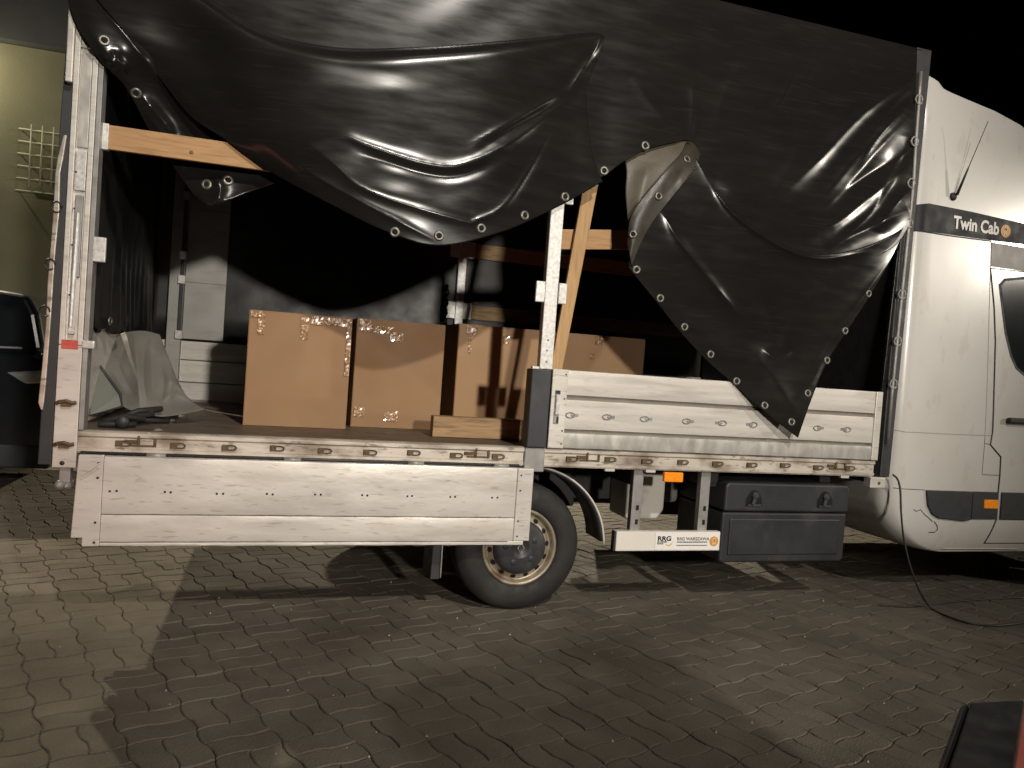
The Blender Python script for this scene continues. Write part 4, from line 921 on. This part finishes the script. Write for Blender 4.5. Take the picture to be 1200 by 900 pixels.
b4 = carton(2.615, 3.291, .80, .50, .899, 1.556, 'rightmost cardboard box seen above the raised side board', M['card2'])
tape(b4, 2.93, 2.99, 1.50, 1.553, .80); tape(b4, 2.90, 2.93, 1.40, 1.44, .80)
c = Vector((2.07, .37, .8985)); mb = MB(); mb.box(1.800, 2.335, .35, .43, .899, 1.015)
fpk = mb.build('wooden_plank', M['wood_old'], None, bevel=.004, origin=c); tag(fpk, 'loose wooden plank lying on edge on the load floor', 'plank')
# grey sheet draped over something at the rear
net = [[(96, 404, 1.0), (128, 396, .95), (150, 389, .92), (170, 388, .92), (187, 392, .95)], [(96, 415, .9), (126, 413, .84), (153, 408, .78), (175, 410, .78), (196, 416, .85)],
       [(96, 426, .75), (122, 432, .68), (156, 440, .60), (180, 444, .60), (207, 444, .72)], [(97, 432, .66), (138, 461, .56), (160, 470, .50), (186, 472, .50), (220, 466, .66)], [(98, 436, .62), (141, 474, .50), (163, 483, .44), (193, 488, .42), (240, 480, .55)]]
RG = [([(156, 392), (160, 420), (163, 455), (165, 482)], .05, 7, 1.4), ([(176, 394), (178, 430), (180, 470)], -.05, 9, 1.5), ([(188, 400), (200, 430), (198, 465)], .04, 8, 1.4), ([(190, 470), (205, 462), (225, 470)], .03, 6, 1.4), ([(105, 415), (130, 432), (150, 465)], .02, 8, 1.5)]
cv, _ = sheet('cover_sheet', net, 120, 100, RG+[([(110, 410), (135, 420), (150, 440)], .02, 5, 1.2), ([(150, 400), (140, 430), (155, 460)], -.02, 5, 1.2), ([(170, 400), (168, 440), (172, 475)], .02, 4, 1.2), ([(195, 440), (210, 455), (228, 472)], .02, 4, 1.2), ([(185, 420), (192, 445), (188, 475)], -.02, 4, 1.2)], M['grey_cloth'], None, solid=.004, noise=.006)
tag(cv, 'crumpled grey cover sheet heaped in the rear corner of the bed', 'cover')
pp = [at(*q) for q in ((104, 430, .50), (117, 429, .55), (141, 462, .46), (143, 477, .43), (104, 487, .36))]
mb = MB(); n = len(pp); mb.add([p for p in pp]+[p+Vector((.005, .025, 0)) for p in pp], [tuple(range(n)), tuple(range(2*n-1, n-1, -1))]+[((i+1) % n, i, i+n, (i+1) % n+n) for i in range(n)])
og = Vector((pp[4].x, .4, .9)); pn = mb.build('grey_board', M['grey_panel'], None, bevel=.004, origin=og); tag(pn, 'grey green board leaning under the cover sheet', 'board')
mb = MB(); mb.tube(pp[0:4]+[pp[4]], .008, 6, closed=True); mb.build('board_edge', M['plastic'], pn, smooth=True)
st_ = empty('strap_bundle', (.3, .25, .9), 'bundle of dark lashing straps on the floor beside the rear post', 'straps')
for k in range(7):
    a = Vector((.17+.01*k, .16+.05*k, .915+.006*(k % 3))); b = Vector((.32+.03*k, .22+.06*k, .915+.022*(k % 4)))
    mb = MB(); mb.tube([a, (a+b)/2+Vector((0, 0, .02*(k % 2))), b], .014, 8); mb.build('strap', M['chassis'], st_, smooth=True)
mb = MB(); mb.lathe([(.0, -.02), (.028, -.02), (.03, .0), (.028, .02), (0, .02)], (.27, .17, .93), 18); mb.build('ratchet', M['dark_metal'], st_, smooth=True)

# ------------------------------------------------------------------ cable hanging from the cab
gp_ = [atz(a, b, .008) for a, b in ((1092, 713), (1110, 722), (1135, 730), (1165, 733), (1190, 731), (1230, 726))]
pts = [at(a, b, y) for a, b, y in ((1046, 556, -.01), (1052, 562, -.03), (1055, 575, -.05), (1056, 600, -.08), (1059, 630, -.09), (1067, 665, -.12), (1079, 695, -.13))]+gp_
cs = [catmull([tuple(p) for p in pts], k/79) for k in range(80)]
mb = MB(); mb.tube([Vector(p) for p in cs], .0062, 6); cb = mb.build('cable', M['cable'], None, smooth=True, origin=gp_[0]); tag(cb, 'thin black cable hanging from the cab corner and trailing on the paving', 'cable')
mb = MB(); q = [atz(a, b, .007) for a, b in ((1030, 709), (1060, 711), (1090, 709), (1120, 705), (1160, 702), (1230, 699))]
mb.tube([Vector(catmull([tuple(p) for p in q], k/39)) for k in range(40)], .004, 6); c2 = mb.build('cable_end', M['cable'], cb, smooth=True)

# ------------------------------------------------------------------ dark case close to the camera
A, B, C = atz(1140, 825, .75), atz(1115, 900, .75), atz(1200, 822, .75)
ex = (C-A).normalized(); ey = Vector((ex.y, -ex.x, 0)); eb = (B-A).normalized()
cs_ = empty('equipment_case', (A+ex*.3+eb*.3)*1, 'black case with a red inset top in the near right corner', 'case'); cs_.location.z = 0
def para(u0, u1, v0, v1, z0, z1):
    v = [A+ex*u+eb*w for u, w in ((u0, v0), (u1, v0), (u1, v1), (u0, v1))]
    mb = MB(); mb.add([Vector((p.x, p.y, z0)) for p in v]+[Vector((p.x, p.y, z1)) for p in v], [(0, 1, 2, 3), (7, 6, 5, 4), (0, 4, 5, 1), (1, 5, 6, 2), (2, 6, 7, 3), (3, 7, 4, 0)]); return mb
para(.0, .6, .0, .6, .02, .74).build('case_body', M['black_case'], cs_, bevel=.012)
para(-.006, .606, -.006, .606, .742, .752).build('case_rim', M['black_case'], cs_, bevel=.004)
para(-.03, -.008, -.01, .61, .60, .748).build('case_edge', M['plastic'], cs_, bevel=.01)
para(.122, .56, .05, .56, .753, .765).build('red_top', M['red_panel'], cs_, bevel=.005)
